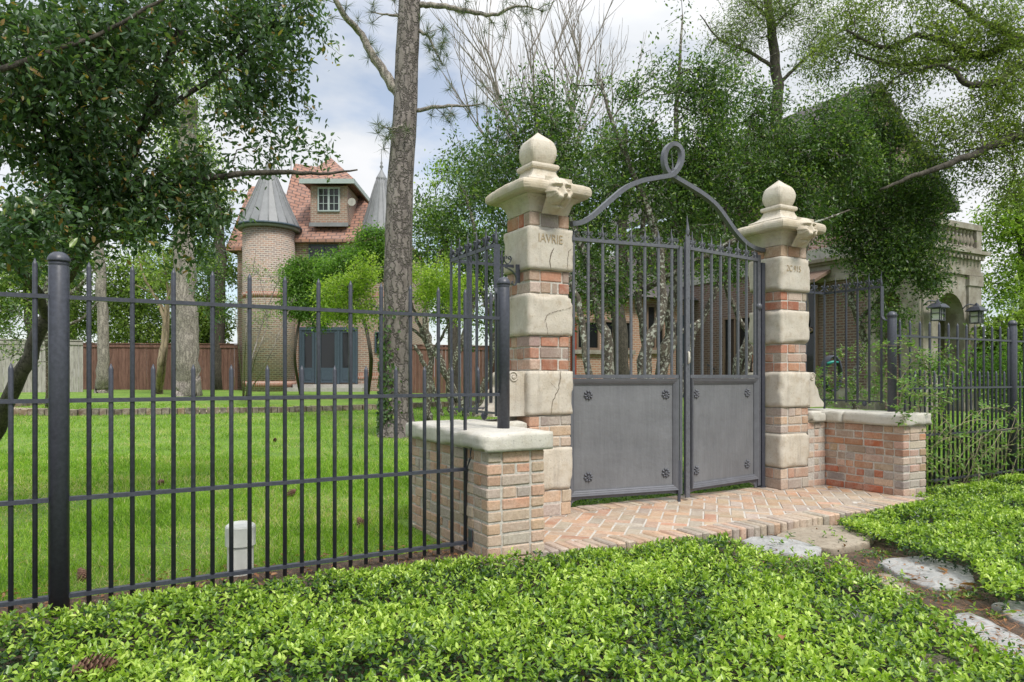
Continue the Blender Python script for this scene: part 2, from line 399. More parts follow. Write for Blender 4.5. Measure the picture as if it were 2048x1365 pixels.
# ------------------------------------------------------------------ leaves
def leaf_mesh(name, C, A, Nn, L, W, tone, mat, kind='hex', fold=.25, curl=0.):
    """C base points, A unit axis, Nn approximate normals, L, W sizes, tone 0..1 per leaf."""
    A = A / np.linalg.norm(A, axis=1, keepdims=True)
    S = np.cross(A, Nn); S /= (np.linalg.norm(S, axis=1, keepdims=True) + 1e-9); U = np.cross(S, A)
    L = L[:, None]; W = W[:, None]; n = len(C)
    if kind == 'hex':
        pts = [C, C + A * L * .30 + S * W * .46 + U * W * fold, C + A * L * .66 + S * W * .38 + U * (W * fold - L * curl * .5), C + A * L - U * L * curl,
               C + A * L * .66 - S * W * .38 + U * (W * fold - L * curl * .5), C + A * L * .30 - S * W * .46 + U * W * fold]
        q = np.array([[0, 1, 2, 3], [0, 3, 4, 5]])
    elif kind == 'quad':
        pts = [C, C + A * L * .45 + S * W * .5 + U * W * fold, C + A * L - U * L * curl, C + A * L * .45 - S * W * .5 + U * W * fold]
        q = np.array([[0, 1, 2], [0, 2, 3]])
    else:                                                               # blade
        pts = [C - S * W * .5, C + S * W * .5, C + A * L * .6 + S * W * .3 - U * L * curl * .3, C + A * L - U * L * curl, C + A * L * .6 - S * W * .3 - U * L * curl * .3]
        q = None
    k = len(pts); V = np.stack(pts, 1).reshape(-1, 3)
    me = bpy.data.meshes.new(name); me.vertices.add(n * k); me.vertices.foreach_set('co', V.astype(np.float32).ravel())
    base = (np.arange(n) * k)[:, None]
    if q is not None:
        m = q.shape[1]; idx = (base[:, None, :] + q[None]).reshape(-1); nf = n * len(q)
        starts = np.arange(nf) * m; tot = np.full(nf, m)
    else:
        idx = (base + np.array([[0, 1, 2, 4]]))
        idx2 = (base + np.array([[4, 2, 3]])); nf = n * 2
        idx = np.concatenate([idx, idx2], 1).reshape(-1)
        tot = np.tile([4, 3], n); starts = np.concatenate([[0], np.cumsum(tot)[:-1]])
    me.loops.add(len(idx)); me.loops.foreach_set('vertex_index', idx.astype(np.int32))
    me.polygons.add(nf); me.polygons.foreach_set('loop_start', starts.astype(np.int32)); me.polygons.foreach_set('loop_total', tot.astype(np.int32))
    me.update(calc_edges=True)
    a = me.attributes.new('tone', 'FLOAT', 'POINT'); a.data.foreach_set('value', np.repeat(np.clip(tone, 0, 1), k).astype(np.float32))
    me.materials.append(M[mat] if isinstance(mat, str) else mat)
    o = bpy.data.objects.new(name, me); COL.objects.link(o); return o
def unit(n, up=0.):
    v = rng.normal(size=(n, 3)); v[:, 2] += up; return v / np.linalg.norm(v, axis=1, keepdims=True)

# ------------------------------------------------------------------ trees
def catmull(pts, seg=6):
    P_ = [np.array(p, float) for p in pts]; P_ = [2 * P_[0] - P_[1]] + P_ + [2 * P_[-1] - P_[-2]]; out_ = []
    for i in range(1, len(P_) - 2):
        for k in range(seg):
            t = k / seg; a, b, c, d = P_[i - 1:i + 3]
            out_.append(.5 * ((2 * b) + (c - a) * t + (2 * a - 5 * b + 4 * c - d) * t * t + (-a + 3 * b - 3 * c + d) * t ** 3))
    out_.append(P_[-2]); return out_
def tree(name, label, cat, limbs, blobs, natt, leaf, bark_m, group=None, twig=.006, seed=1, gap=None, gs=1.3, wig=.10, crown_name='crown'):
    """limbs: polylines of (x,y,z,r); blobs: (centre, radii(3), weight). leaf: dict or None."""
    r_ = np.random.default_rng(seed); base = Vector(limbs[0][0][:3])
    T = Thing(name, label, cat, base, 'W', group)
    mb = MB(); nodes = []; parent = []; fixed = []
    for L_ in limbs:
        sm = catmull(L_, 5)
        for q in range(1, len(sm) - 1): sm[q][:3] += r_.normal(size=3) * sm[q][3] * wig * (.6 if q < 3 else 1)
        mb.tube([p[:3] for p in sm], [max(p[3], .003) for p in sm], 12 if sm[0][3] > .08 else 8, cap=True)
        for k, p in enumerate(sm): nodes.append(p[:3]); parent.append(len(nodes) - 2 if k else -1); fixed.append(p[3])
    nl = len(nodes); att_nodes = []
    if blobs and natt:
        w = np.array([b[2] for b in blobs], float); w /= w.sum()
        pick = r_.choice(len(blobs), natt, p=w); d = r_.normal(size=(natt, 3)); d /= np.linalg.norm(d, axis=1, keepdims=True)
        rad = r_.random((natt, 1)) ** (1 / 2.2)
        cen = np.array([b[0] for b in blobs])[pick]; rr = np.array([b[1] if hasattr(b[1], '__len__') else (b[1],) * 3 for b in blobs])[pick]
        att = cen + d * rad * rr
        if gap is None: gap = leaf.get('gap', 0) if leaf else 0
        if gap:                                                         # open the crown into separate sprays
            sc_ = leaf.get('gs', 1.2); ns = np.array([mnoise.noise(Vector(a * sc_) + Vector((seed * 3.7, 0, 0))) + .4 * mnoise.noise(Vector(a * sc_ * 2.6)) for a in att])
            att = att[ns > np.quantile(ns, gap)]; natt = len(att)
        N_ = np.array(nodes); start = max(1, 0)
        dist0 = np.array([np.min(np.sum((N_ - a) ** 2, 1)) for a in att]); order = np.argsort(dist0)
        cap_n = nl + natt * 5; arr = np.zeros((cap_n, 3)); arr[:nl] = N_; cnt = nl
        for ai in order:
            a = att[ai]; dd = arr[:cnt] - a; ds = np.sum(dd ** 2, 1)
            ds = ds * (1 + .8 * (arr[:cnt, 2] > a[2] + .15))            # prefer growing upward/outward
            j = int(np.argmin(ds)); p0 = arr[j]; dl = a - p0; ln = np.linalg.norm(dl)
            k = int(min(4, max(1, ln / .22))); prev = j
            side = r_.normal(size=3) * ln * .10; side[2] += ln * .07
            for m in range(1, k + 1):
                t = m / k; q = p0 + dl * t + side * math.sin(math.pi * t)
                arr[cnt] = q; parent.append(prev); fixed.append(0); nodes.append(q); prev = cnt; cnt += 1
            att_nodes.append((prev, j, ln))
        # pipe model
        rad2 = np.zeros(cnt); 
        for i in range(cnt - 1, nl - 1, -1):
            ri = max(twig, rad2[i] ** (1 / 2.4)) if rad2[i] > 0 else twig
            rad2[i] = ri ** 2.4
            if parent[i] >= nl: rad2[parent[i]] += rad2[i]
        kids = {}
        for i in range(nl, cnt): kids.setdefault(parent[i], []).append(i)
        done = set()
        def radius(i): return float(rad2[i] ** (1 / 2.4)) if i >= nl else None
        for i in range(nl, cnt):
            if i in done: continue
            p = parent[i]
            chain = [p, i]; done.add(i); cur = i
            while cur in kids:
                ks = [k for k in kids[cur] if k not in done]
                if not ks: break
                nx = max(ks, key=lambda k: rad2[k]); chain.append(nx); done.add(nx); cur = nx
            rr_ = [min(radius(i) * 1.1, fixed[p] * .8 if p < nl else 9)] + [radius(c) for c in chain[1:]]
            rr_[-1] = twig * .5
            mb.tube([arr[c] for c in chain], rr_, 5 if max(rr_) < .03 else 7, cap=False)
    T.part('trunk', mb, bark_m)
    if leaf and att_nodes:
        per = leaf['per']; sp = leaf['spread']; Cs = []; tn = []; Ax = []
        for prev, j, ln in att_nodes:
            p = arr[prev]; q = arr[parent[prev]]; nlv = r_.poisson(per)
            if nlv == 0: continue
            t = r_.random((nlv, 1)) * 1.0; cc = q + (p - q) * t + r_.normal(size=(nlv, 3)) * sp
            Cs.append(cc); dirv = (p - q) / (np.linalg.norm(p - q) + 1e-6)
            Ax.append(dirv * .9 + r_.normal(size=(nlv, 3)) * .75 + np.array([0, 0, leaf.get('droop', -.1)]))
            tn.append(r_.normal(leaf.get('tone', .45), .17, nlv) + r_.normal(0, leaf.get('tvar', .12)) + (r_.random(nlv) < leaf.get('pale', .04)) * .45)
        Cs = np.concatenate(Cs); Ax = np.concatenate(Ax); tn = np.concatenate(tn); n = len(Cs)
        Nn = r_.normal(size=(n, 3)) * .7; Nn[:, 2] += 1
        L_ = r_.normal(leaf['L'], leaf['L'] * .2, n).clip(leaf['L'] * .4); W_ = L_ * r_.normal(leaf['ar'], leaf['ar'] * .12, n)
        o = leaf_mesh(crown_name, Cs - np.array(base), Ax, Nn, L_, W_, tn, leaf['mat'], leaf.get('kind', 'quad'), leaf.get('fold', .22), leaf.get('curl', .08))
        o.parent = T.o
    return T
def bl(px, py, Y, rpx, w=None, ry=None):                                 # a crown mass centred on a sight line
    c = P(px, py, Y); r = rpx * Y / FOC
    return (c, (r, ry if ry else r * .9, r), (w if w else rpx ** 2 * Y * Y / 1e4))

# ------------------------------------------------------------------ ground
def grid_sheet(name, xs, ys, zf, mat, kind='structure'):
    V = [(x, y, zf(x, y)) for y in ys for x in xs]; n = len(xs)
    F = [(j * n + i, j * n + i + 1, (j + 1) * n + i + 1, (j + 1) * n + i) for j in range(len(ys) - 1) for i in range(n - 1)]
    me = bpy.data.meshes.new(name); set_mesh(me, V, F, smflags=[True] * len(F)); me.materials.append(mat)
    o = bpy.data.objects.new(name, me); COL.objects.link(o); o['kind'] = kind; return o
def soil_mat():
    m, t, b = newmat('soil_litter')
    a = tnoise(t, 22, 6, .7); f = tnoise(t, 90, 5, .7)
    c = ramp(t, a, [(.3, (.045, .030, .020)), (.7, (.14, .10, .07))]); c = mixc(t, ramp(t, f, [(.6, (0, 0, 0)), (.7, (1, 1, 1))]), c, (.25, .19, .14))
    t.links.new(c, b.inputs['Base Color']); b.inputs['Roughness'].default_value = .95; bump(t, b, f, .8, .02); return m
M['soil'] = soil_mat()
def turf_mat():
    m, t, b = newmat('turf')
    a = tnoise(t, 1.4, 5, .6); f = tnoise(t, 26, 6, .75)
    c = ramp(t, a, [(.35, (.12, .23, .022)), (.55, (.18, .31, .03)), (.72, (.27, .33, .08))])
    c = mixc(t, ramp(t, f, [(.35, (.7, .7, .7)), (.6, (0, 0, 0))]), c, (.04, .08, .012))
    t.links.new(c, b.inputs['Base Color']); b.inputs['Roughness'].default_value = .95; bump(t, b, f, .9, .03); return m
M['turf'] = turf_mat()
xs = sorted(set([-900, -300, -120, -60, -40] + [i for i in range(-30, 41, 2)] + [i * .2 for i in range(-30, 41)] + [60, 120, 300, 900]))
ys = sorted(set([-60, -20, -6, -2, 0] + [.5 + i * .2 for i in range(45)] + list(range(10, 40, 2)) + [50, 60, 90, 200, 500, 1500]))
grid_sheet('lawn', xs, ys, lambda x, y: terr(x, y) - .004, M['turf'])
def bed_z(x, y):
    u, v = UV(x, y); e = 1 if v < 3.6 else max(0, 1 - (v - 3.6) / .45)
    return -.03 + .004 - .075 * (e if 2.4 < u < 6.2 else e * .6) + .012 * mnoise.noise(Vector((x * 2, y * 2, 0)))
# soil bed outside the railings
V = []; F = []; nu, nv = 110, 36
for j in range(nv + 1):
    for i in range(nu + 1):
        u = -5 + i * .17; v = 4.22 - j * .2
        if 2.31 < u < 6.28 and v > 4.5: pass
        x, y, _ = G(u, v); zb = bed_z(x, y); V.append((x, y, zb))
for j in range(nv):
    for i in range(nu): a = j * (nu + 1) + i; F.append((a, a + nu + 1, a + nu + 2, a + 1))
me = bpy.data.meshes.new('planting_bed'); set_mesh(me, V, F, smflags=[True] * len(F)); me.materials.append(M['soil'])
o = bpy.data.objects.new('planting_bed', me); COL.objects.link(o); o['kind'] = 'structure'

# ------------------------------------------------------------------ bricks
PAL = [((.47, .23, .13), 5), ((.42, .29, .19), 4), ((.38, .28, .22), 3), ((.38, .11, .05), 3), ((.30, .26, .235), 2), ((.53, .36, .27), 3), ((.36, .20, .13), 3)]
PALS = {'warm': PAL, 'pale': [((.50, .34, .24), 5), ((.48, .37, .28), 4), ((.50, .30, .20), 3), ((.40, .34, .29), 2)],
        'wash': [((.50, .38, .30), 5), ((.46, .38, .31), 4), ((.51, .33, .25), 3), ((.43, .37, .31), 3)],
        'red': [((.41, .20, .13), 4), ((.36, .135, .08), 3), ((.45, .30, .23), 4), ((.33, .25, .21), 3), ((.44, .36, .29), 3)],
        'paver': [((.44, .29, .19), 5), ((.41, .31, .22), 5), ((.45, .25, .16), 2), ((.37, .31, .25), 3)],
        'edge': [((.42, .33, .25), 4), ((.34, .29, .24), 3), ((.46, .31, .21), 3)]}
def bcol(pal, k=None):
    P_ = PALS[pal]; c = random.choices([p[0] for p in P_], [p[1] for p in P_])[0]; s = random.uniform(.85, 1.14)
    return tuple(min(.8, x * s * random.uniform(.96, 1.04)) for x in c)
M['bead'] = simple('gate_moulding_paint', (.12, .124, .14), .33, 0, 12, .12, 0)
def brickring(mb, core, u0, u1, v0, v1, z0, z1, h=.0735, pal='warm', stretch=.205, sides='fblr', th=.095):
    """courses of individual bricks round a core; f = -v side, b = +v, l = -u, r = +u"""
    n = max(1, round((z1 - z0) / h)); h = (z1 - z0) / n; j = .010; pf, ps = pal if isinstance(pal, tuple) else (pal, pal)
    core.box((u0 + .007, v0 + .007, z0), (u1 - .007, v1 - .007, z1))
    for k in range(n):
        za, zb = z0 + k * h + j / 2, z0 + (k + 1) * h - j / 2; odd = k % 2
        def run(a, b, fn):
            p = a; first = True; ln = b - a
            while p < b - .03:
                L = random.choice([stretch, stretch, .095]) if not (first and odd) else .095
                L = min(L, ln); e = p + L
                if b - e < .05: e = b
                fn(p + (0 if first else j / 2), e - (0 if e >= b - 1e-6 else j / 2)); p = e; first = False
        cu0, cu1 = (u0, u1)
        cv0, cv1 = (v0 + th + j, v1 - th - j) if True else (v0, v1)
        if odd: fa, fb, la, lb = u0, u1, v0 + th + j, v1 - th - j
        else: fa, fb, la, lb = u0 + th + j, u1 - th - j, v0, v1
        if 'f' in sides: run(fa, fb, lambda a, b: mb.cbox((a, v0, za), (b, v0 + th, zb), .006, bcol(pf), .004))
        if 'b' in sides: run(fa, fb, lambda a, b: mb.cbox((a, v1 - th, za), (b, v1, zb), .006, bcol(pf), .004))
        if 'l' in sides: run(la, lb, lambda a, b: mb.cbox((u0, a, za), (u0 + th, b, zb), .006, bcol(ps), .004))
        if 'r' in sides: run(la, lb, lambda a, b: mb.cbox((u1 - th, a, za), (u1, b, zb), .006, bcol(ps), .004))

# ------------------------------------------------------------------ carved mask on the capital
def face_relief(w=.225, h=.27, dep=.10, n=48):
    def g(x, y, cx, cy, sx, sy, a): return a * math.exp(-((x - cx) / sx) ** 2 - ((y - cy) / sy) ** 2)
    V = []; F = []
    for j in range(n + 1):
        for i in range(n + 1):
            x = -1 + 2 * i / n; y = -1 + 2 * j / n; ax = abs(x)
            edge = max(0, 1 - (abs(x) ** 2.2 * (1.0 if y > 0 else 1.0 + .8 * y * y) + abs(y) ** 2.3) ** 1.5)
            hgt = .55 * edge ** .6
            hgt += g(ax, y, .0, .12, .17, .34, .42) + g(ax, y, .0, -.10, .20, .14, .38)                  # nose bridge and tip
            hgt += g(ax, y, .46, .52, .30, .10, .40) + g(ax, y, .15, .56, .12, .14, .22)                 # brows
            hgt -= g(ax, y, .42, .33, .24, .10, .16); hgt += g(ax, y, .42, .27, .15, .10, .34)          # eye socket, eyeball
            hgt -= g(ax, y, .42, .28, .035, .035, .12)
            hgt += g(ax, y, .60, -.02, .26, .24, .42)                                                   # cheek
            hgt += g(ax, y, .27, -.34, .25, .22, .62)                                                   # muzzle lobes
            hgt -= g(ax, y, .0, -.42, .045, .20, .22); hgt -= g(ax, y, .30, -.60, .30, .05, .26)         # lip cleft, mouth
            hgt += g(ax, y, .12, -.76, .20, .12, .34)                                                   # chin
            if ax > .42 and y < -.1: hgt += .07 * math.sin(ax * 34 + y * 26) * min(1, (ax - .42) * 4) * edge  # beard locks
            if y > .62: hgt += .07 * math.sin(x * 24) * edge
            hgt -= g(ax, y, .11, -.20, .05, .05, .18)
            V.append((x * w / 2 * (1.1 if y > 0 else 1 - .06 * (y * y)), -dep * max(hgt, 0) * (edge ** .22 if edge > 0 else 0), y * h / 2))
    for j in range(n):
        for i in range(n): a = j * (n + 1) + i; F.append((a, a + 1, a + n + 2, a + n + 1))
    return V, F

def crack(pts, w=.0035, v=0., dep=.004):
    mb = MB(); sm = catmull([(a, v, b) for a, b in pts], 5)
    rr = np.random.default_rng(int(abs(pts[0][0]) * 1e4) % 9999)
    sm = [p + np.array([rr.normal(0, .003), 0, rr.normal(0, .002)]) for p in sm]
    N = len(sm); V = []
    for i, p in enumerate(sm):
        k = w * (.35 + .65 * math.sin(math.pi * (i + .5) / N)) * (.7 + .6 * rr.random())
        V += [(p[0] - k / 2, p[1], p[2] + k * .2), (p[0] + k / 2, p[1], p[2] - k * .2)]
    mb.add(V, [(2 * i, 2 * i + 1, 2 * i + 3, 2 * i + 2) for i in range(N - 1)]); return mb

def pillar(uc, vc, side, label, seed):
    random.seed(seed)
    T = Thing('gate_pillar', label, 'gate pillar', (uc, vc, 0), 'G', 'pair of gate pillars')
    hb, hs = .183, .205
    core, br = MB(), MB(); m = .002
    for z0, z1, pal, w in ((0, .205, 'pale', hs - .008), (.545, .795, 'pale', hb + .012), (1.15, 1.42, 'red', hb), (1.755, 1.935, 'red', hb), (2.275, 2.39, 'warm', hb)):
        brickring(br, core, uc - w, uc + w, vc - w, vc + w, z0, z1, .082, pal)
    core.box((uc - .15, vc - .15, .01), (uc + .15, vc + .15, 2.5))
    T.part('mortar', core, 'mortar'); T.part('brickwork', br, 'brick', colored=True)
    for k, (z0, z1, e) in enumerate(((.205, .545, .0), (.795, 1.15, .004), (1.42, 1.755, 0), (1.935, 2.275, .003))):
        sb = MB(); sb.rough((uc - hs - e, vc - hs - e, z0 + .003), (uc + hs + e, vc + hs + e, z1 - .003), .011, (14, 14, 12), .0045, 13, seed=seed + k * 3.1, chip=.05)
        T.part('stone_block', sb, 'stone')
    cp = MB()
    cp.square([(.17, 2.385), (.186, 2.387), (.19, 2.40), (.194, 2.415), (.200, 2.44), (.214, 2.468), (.236, 2.492), (.252, 2.502), (.254, 2.514), (.306, 2.516), (.318, 2.524), (.326, 2.533), (.331, 2.553), (.331, 2.572), (.326, 2.590), (.315, 2.604), (.298, 2.612), (.20, 2.616)], (uc, vc), 9, .007, round_=.05, seed=seed)
    T.part('capital', cp, 'carved')
    fn = MB()
    fn.square([(.205, 2.606), (.205, 2.648), (.198, 2.652), (.170, 2.664), (.145, 2.680), (.126, 2.700), (.112, 2.724), (.104, 2.750), (.104, 2.756), (.116, 2.760), (.124, 2.768), (.127, 2.782), (.124, 2.795), (.116, 2.802), (.092, 2.806)], (uc, vc), 7, .003, seed=seed + 4)
    T.part('plinth', fn, 'stone')
    bb = MB(); prof = []
    for k in range(15):
        t = k / 14; z = 2.804 + .275 * t; r = (.124 * math.sin(math.pi * min(.95, .22 + .75 * t)) ** .66 * (1 - .72 * max(0, (t - .68) / .32) ** 1.25)) if t < 1 else .001
        prof.append((max(r, .001), z))
    bb.square(prof, (uc, vc), 8, .003, round_=.10, seed=seed + 9)
    T.part('finial', bb, 'stone')
    V, F = face_relief(); fb = MB()
    fb.add([(uc + x, vc - .262 - (.050 if z > -.03 else .050 + (z + .03) * .75) + y, 2.502 + z) for x, y, z in V], F, None, True)
    T.part('carved_face', fb, 'carved')
    # scroll bracket against the outer side
    s_ = side; pr = [(0, .795), (.30, .795), (.305, .83), (.28, .855), (.245, .885), (.225, .93), (.21, .975), (.185, 1.005), (.165, 1.03), (.17, 1.075), (.165, 1.11), (.145, 1.135), (.115, 1.145), (.0, 1.145)]
    sb = MB(); V = []
    pts = catmull([(a, b, 0) for a, b in pr[1:-1]], 3)
    poly = [(uc + s_ * hs * .98, .795)] + [(uc + s_ * (hs - .02 + p[0] * (1.0 if side > 0 else 1.0)) , p[1]) for p in pts] + [(uc + s_ * hs * .98, 1.145)]
    sb.prism(poly, vc - .15, vc + .14, axis='y')
    for vv in (vc - .153,):
        sp = [(uc + s_ * (hs + .105) + math.cos(a) * (.045 - a * .0032) * s_, vv, 1.098 + math.sin(a) * (.045 - a * .0032)) for a in [k * .45 for k in range(28)]]
        sb.tube(sp, .0065, 6)
        sb.tube([(uc + s_ * (hs + .105), vc - .158, 1.098), (uc + s_ * (hs + .105), vc - .14, 1.098)], .013, 10)
    T.part('scroll_bracket', sb, 'stone')
    vf = vc - hs - .0065
    if side < 0:
        for pts_, w in (([(.02, 2.115), (-.0, 2.07), (-.012, 2.02), (-.01, 1.94)], .007), ([(.19, 2.12), (.165, 2.10), (.155, 2.05), (.15, 1.945)], .004),
                        ([(.20, 1.665), (.16, 1.645), (.10, 1.63), (.03, 1.61), (-.035, 1.585), (-.055, 1.55), (-.04, 1.48), (-.03, 1.42)], .005),
                        ([(-.03, 1.15), (-.03, 1.08), (.03, 1.02), (.055, .99)], .004), ([(.085, 1.15), (.08, 1.06), (.05, .98), (.01, .90), (-.01, .80)], .006)):
            T.part('crack', crack([(uc + a, b) for a, b in pts_], w, vf), 'crack')
    txt, sz, ox, zz = ('IAVRIE', .098, -.125, 2.15) if side < 0 else ('2C 915', .085, -.14, 2.13)
    cu = bpy.data.curves.new('inscription', 'FONT'); cu.body = txt; cu.size = sz; cu.extrude = .0006; cu.resolution_u = 3
    to = bpy.data.objects.new('t', cu); COL.objects.link(to); dg = bpy.context.evaluated_depsgraph_get()
    me = bpy.data.meshes.new_from_object(to.evaluated_get(dg)); bpy.data.objects.remove(to)
    tm = MB(); tm.add([(uc + ox + v.co.x * .82, vf - .001 - v.co.z, zz + v.co.y) for v in me.vertices], [tuple(p.vertices) for p in me.polygons])
    T.part('inscription', tm, 'lettering')
    return T
pillar(2.935, 4.865, -1, 'left brick and limestone gate pillar with cracked blocks and a carved bearded face on its capital', 11)
pillar(5.770, 4.865, 1, 'right brick and limestone gate pillar beside the overgrown railings, near the portico', 23)

# ------------------------------------------------------------------ low wing walls with stone caps
def wingwall(u0, u1, v0, v1, w0, w1, label, seed, pal):
    random.seed(seed); T = Thing('low_wall', label, 'wall', ((u0 + u1) / 2, (v0 + v1) / 2, -.1), 'G', 'low wing walls beside the gate')
    core, br = MB(), MB()
    brickring(br, core, u0, u1, v0, v1, -.075, .645, .0735, pal[0])
    a, b = (u1 + .006, w1) if w1 > u1 else (w0, u0 - .006)
    brickring(br, core, a, b, v1 - .36, v1 - .006, -.075, .643, .0735, pal[1], sides='fb')
    T.part('mortar', core, 'mortar'); T.part('brickwork', br, 'brick', colored=True)
    cm = MB(); e = .042; vm = v0 + (v1 - v0) * .52
    cm.rough((u0 - e, v0 - e, .645), (u1 + e, vm - .003, .762), .012, (12, 14, 5), .003, 8, seed=seed, chip=.05)
    T.part('cap_stone', cm, 'capstone')
    cm = MB(); cm.rough((u0 - e, vm + .003, .645), (u1 + e, v1 + e, .760), .012, (12, 14, 5), .004, 8, seed=seed + 2, chip=.08); T.part('cap_stone', cm, 'capstone')
    cm = MB()
    if w1 > u1: cm.rough((u1 + e + .004, v1 - .40, .645), (w1, v1 + e - .004, .758), .014, (8, 12, 5), .004, 8, seed=seed + 5, chip=.1)
    else: cm.rough((w0, v1 - .40, .645), (u0 - e - .004, v1 + e - .004, .758), .014, (8, 12, 5), .004, 8, seed=seed + 5, chip=.1)
    T.part('cap_stone', cm, 'capstone'); return T
wingwall(1.91, 2.31, 3.745, 5.04, 2.31, 2.725, 'pale brick low wall with thick stone cap in front of the lawn, iron post standing on it', 5, ('pale', 'pale'))
wingwall(6.25, 6.60, 3.87, 5.04, 5.975, 6.24, 'reddish brick low wall with thick stone cap beside the overgrown railings', 8, (('wash', 'warm'), 'wash'))

# ------------------------------------------------------------------ brick landing
random.seed(3)
LU0, LU1 = 2.20, 6.42
def edge_v(u):
    t = (u - 4.3) / 1.9; return 3.60 + .12 * t * t
T = Thing('brick_landing', 'herringbone brick landing with soldier brick edging in front of the iron gate', 'paving', (4.3, 4.3, -.08), 'G')
mb = MB(); poly = [(LU0, 4.93)] + [(LU0 + (LU1 - LU0) * k / 24, edge_v(LU0 + (LU1 - LU0) * k / 24) + .02) for k in range(25)] + [(LU1, 4.93)]
mb.prism(poly[::-1], -.12, -.0045); T.part('mortar_bed', mb, 'mortar')
bm_ = MB(); bw, bl_ = .105, .21; g_ = .0065
a45 = R(45); ca, sa = math.cos(a45), math.sin(a45)
for i in range(-60, 60):
    for j in range(-60, 60):
        k = (i - j) % 4                                            # herringbone: each cell pair
        if k == 0: cells = (i, j, i + 2, j + 1)
        elif k == 3: cells = (i, j, i + 1, j + 2)
        else: continue
        x0, y0, x1, y1 = [c * bw for c in cells]
        mx_, my_ = (x0 + x1) / 2, (y0 + y1) / 2; cu_, cv_ = 4.3 + ca * mx_ - sa * my_, 4.4 + sa * mx_ + ca * my_
        if not (LU0 + .06 < cu_ < LU1 - .06 and edge_v(cu_) + .20 < cv_ < 4.74): continue
        if cu_ < 2.40 and cv_ > 3.7: continue
        t0 = len(bm_.v); bm_.cbox((x0 + g_, y0 + g_, -.02), (x1 - g_, y1 - g_, .0 + random.uniform(-.0015, .0015)), .004, bcol('paver'), .002)
        for q in range(t0, len(bm_.v)):
            x, y, z = bm_.v[q]; bm_.v[q] = (4.3 + ca * x - sa * y, 4.4 + sa * x + ca * y, z)
T.part('herringbone_bricks', bm_, 'brick', colored=True)
eb = MB(); tb = MB(); u = LU0
while u < LU1:
    v = edge_v(u); w_ = random.uniform(.066, .074)
    eb.cbox((u + .004, v, -.085), (u + w_ - .004, v + .215, .007 + random.uniform(-.002, .003)), .008, bcol('edge'), .004)
    u += w_
u = 3.12
while u < 5.58:
    tb.cbox((u + .003, 4.70, -.02), (u + .067, 4.905, .007), .004, bcol('edge'), .003); u += .07
T.part('edging_bricks', eb, 'brick', colored=True); T.part('threshold_bricks', tb, 'brick', colored=True)
random.seed(77)

# ------------------------------------------------------------------ gate frame with arch
GV = 4.86
T = Thing('gate_arch', 'dark iron gate frame with curved overthrow rising to a teardrop loop', 'gate frame', (4.34, GV, 0), 'G')
for u in (3.155, 5.52):
    mb = MB(); mb.box((u - .022, GV - .022, .0), (u + .022, GV + .022, 2.225)); mb.box((u - .035, GV - .03, -.002), (u + .03, GV + .03, .02)); T.part('post', mb, 'iron')
def on_arch(px, py):
    k = (px - CX) / FOC; Y = GV / (CT - ST * k); X = k * Y; return (CT * X + ST * Y, GV, EYE - (py - CYH) / FOC * Y)
ap = [(1139, 450), (1158, 447), (1175, 438), (1191, 425), (1218, 401), (1245, 379), (1275, 365), (1309, 358), (1336, 353), (1347, 345), (1356, 330), (1359.5, 311), (1355, 296), (1345, 289), (1336, 296), (1331.5, 311), (1333, 330), (1340, 344), (1351, 353), (1380, 370), (1413, 391), (1437, 412), (1457, 439), (1474, 463), (1494, 485), (1512, 496), (1531, 501)]
sm = catmull([on_arch(*p) for p in ap], 5); n_ = len(sm)
sm = [(p[0], p[1] + .026 * math.tanh((i - n_ / 2) / 8), p[2]) for i, p in enumerate(sm)]
mb = MB(); mb.strip(sm, .040, (0, 1, 0), .05); T.part('arch', mb, 'gate_iron')
def wavy(mb, u, v, z0, z1, r=.011, amp=.006, ph=0):
    n = 10; pts = [(u + amp * math.sin(ph + t * 5.5) * t, v, z0 + (z1 - z0) * t) for t in [k / n for k in range(n + 1)]]
    mb.tube(pts, [r * (1.25 if .15 < k / n < .35 else 1) * (1 - .85 * max(0, (k / n - .35) / .65)) for k in range(n + 1)], 6)
mb = MB(); a = on_arch(1345, 350); wavy(mb, a[0], GV, a[2], a[2] + .20, .008, .008); T.part('loop_spear', mb, 'gate_iron')

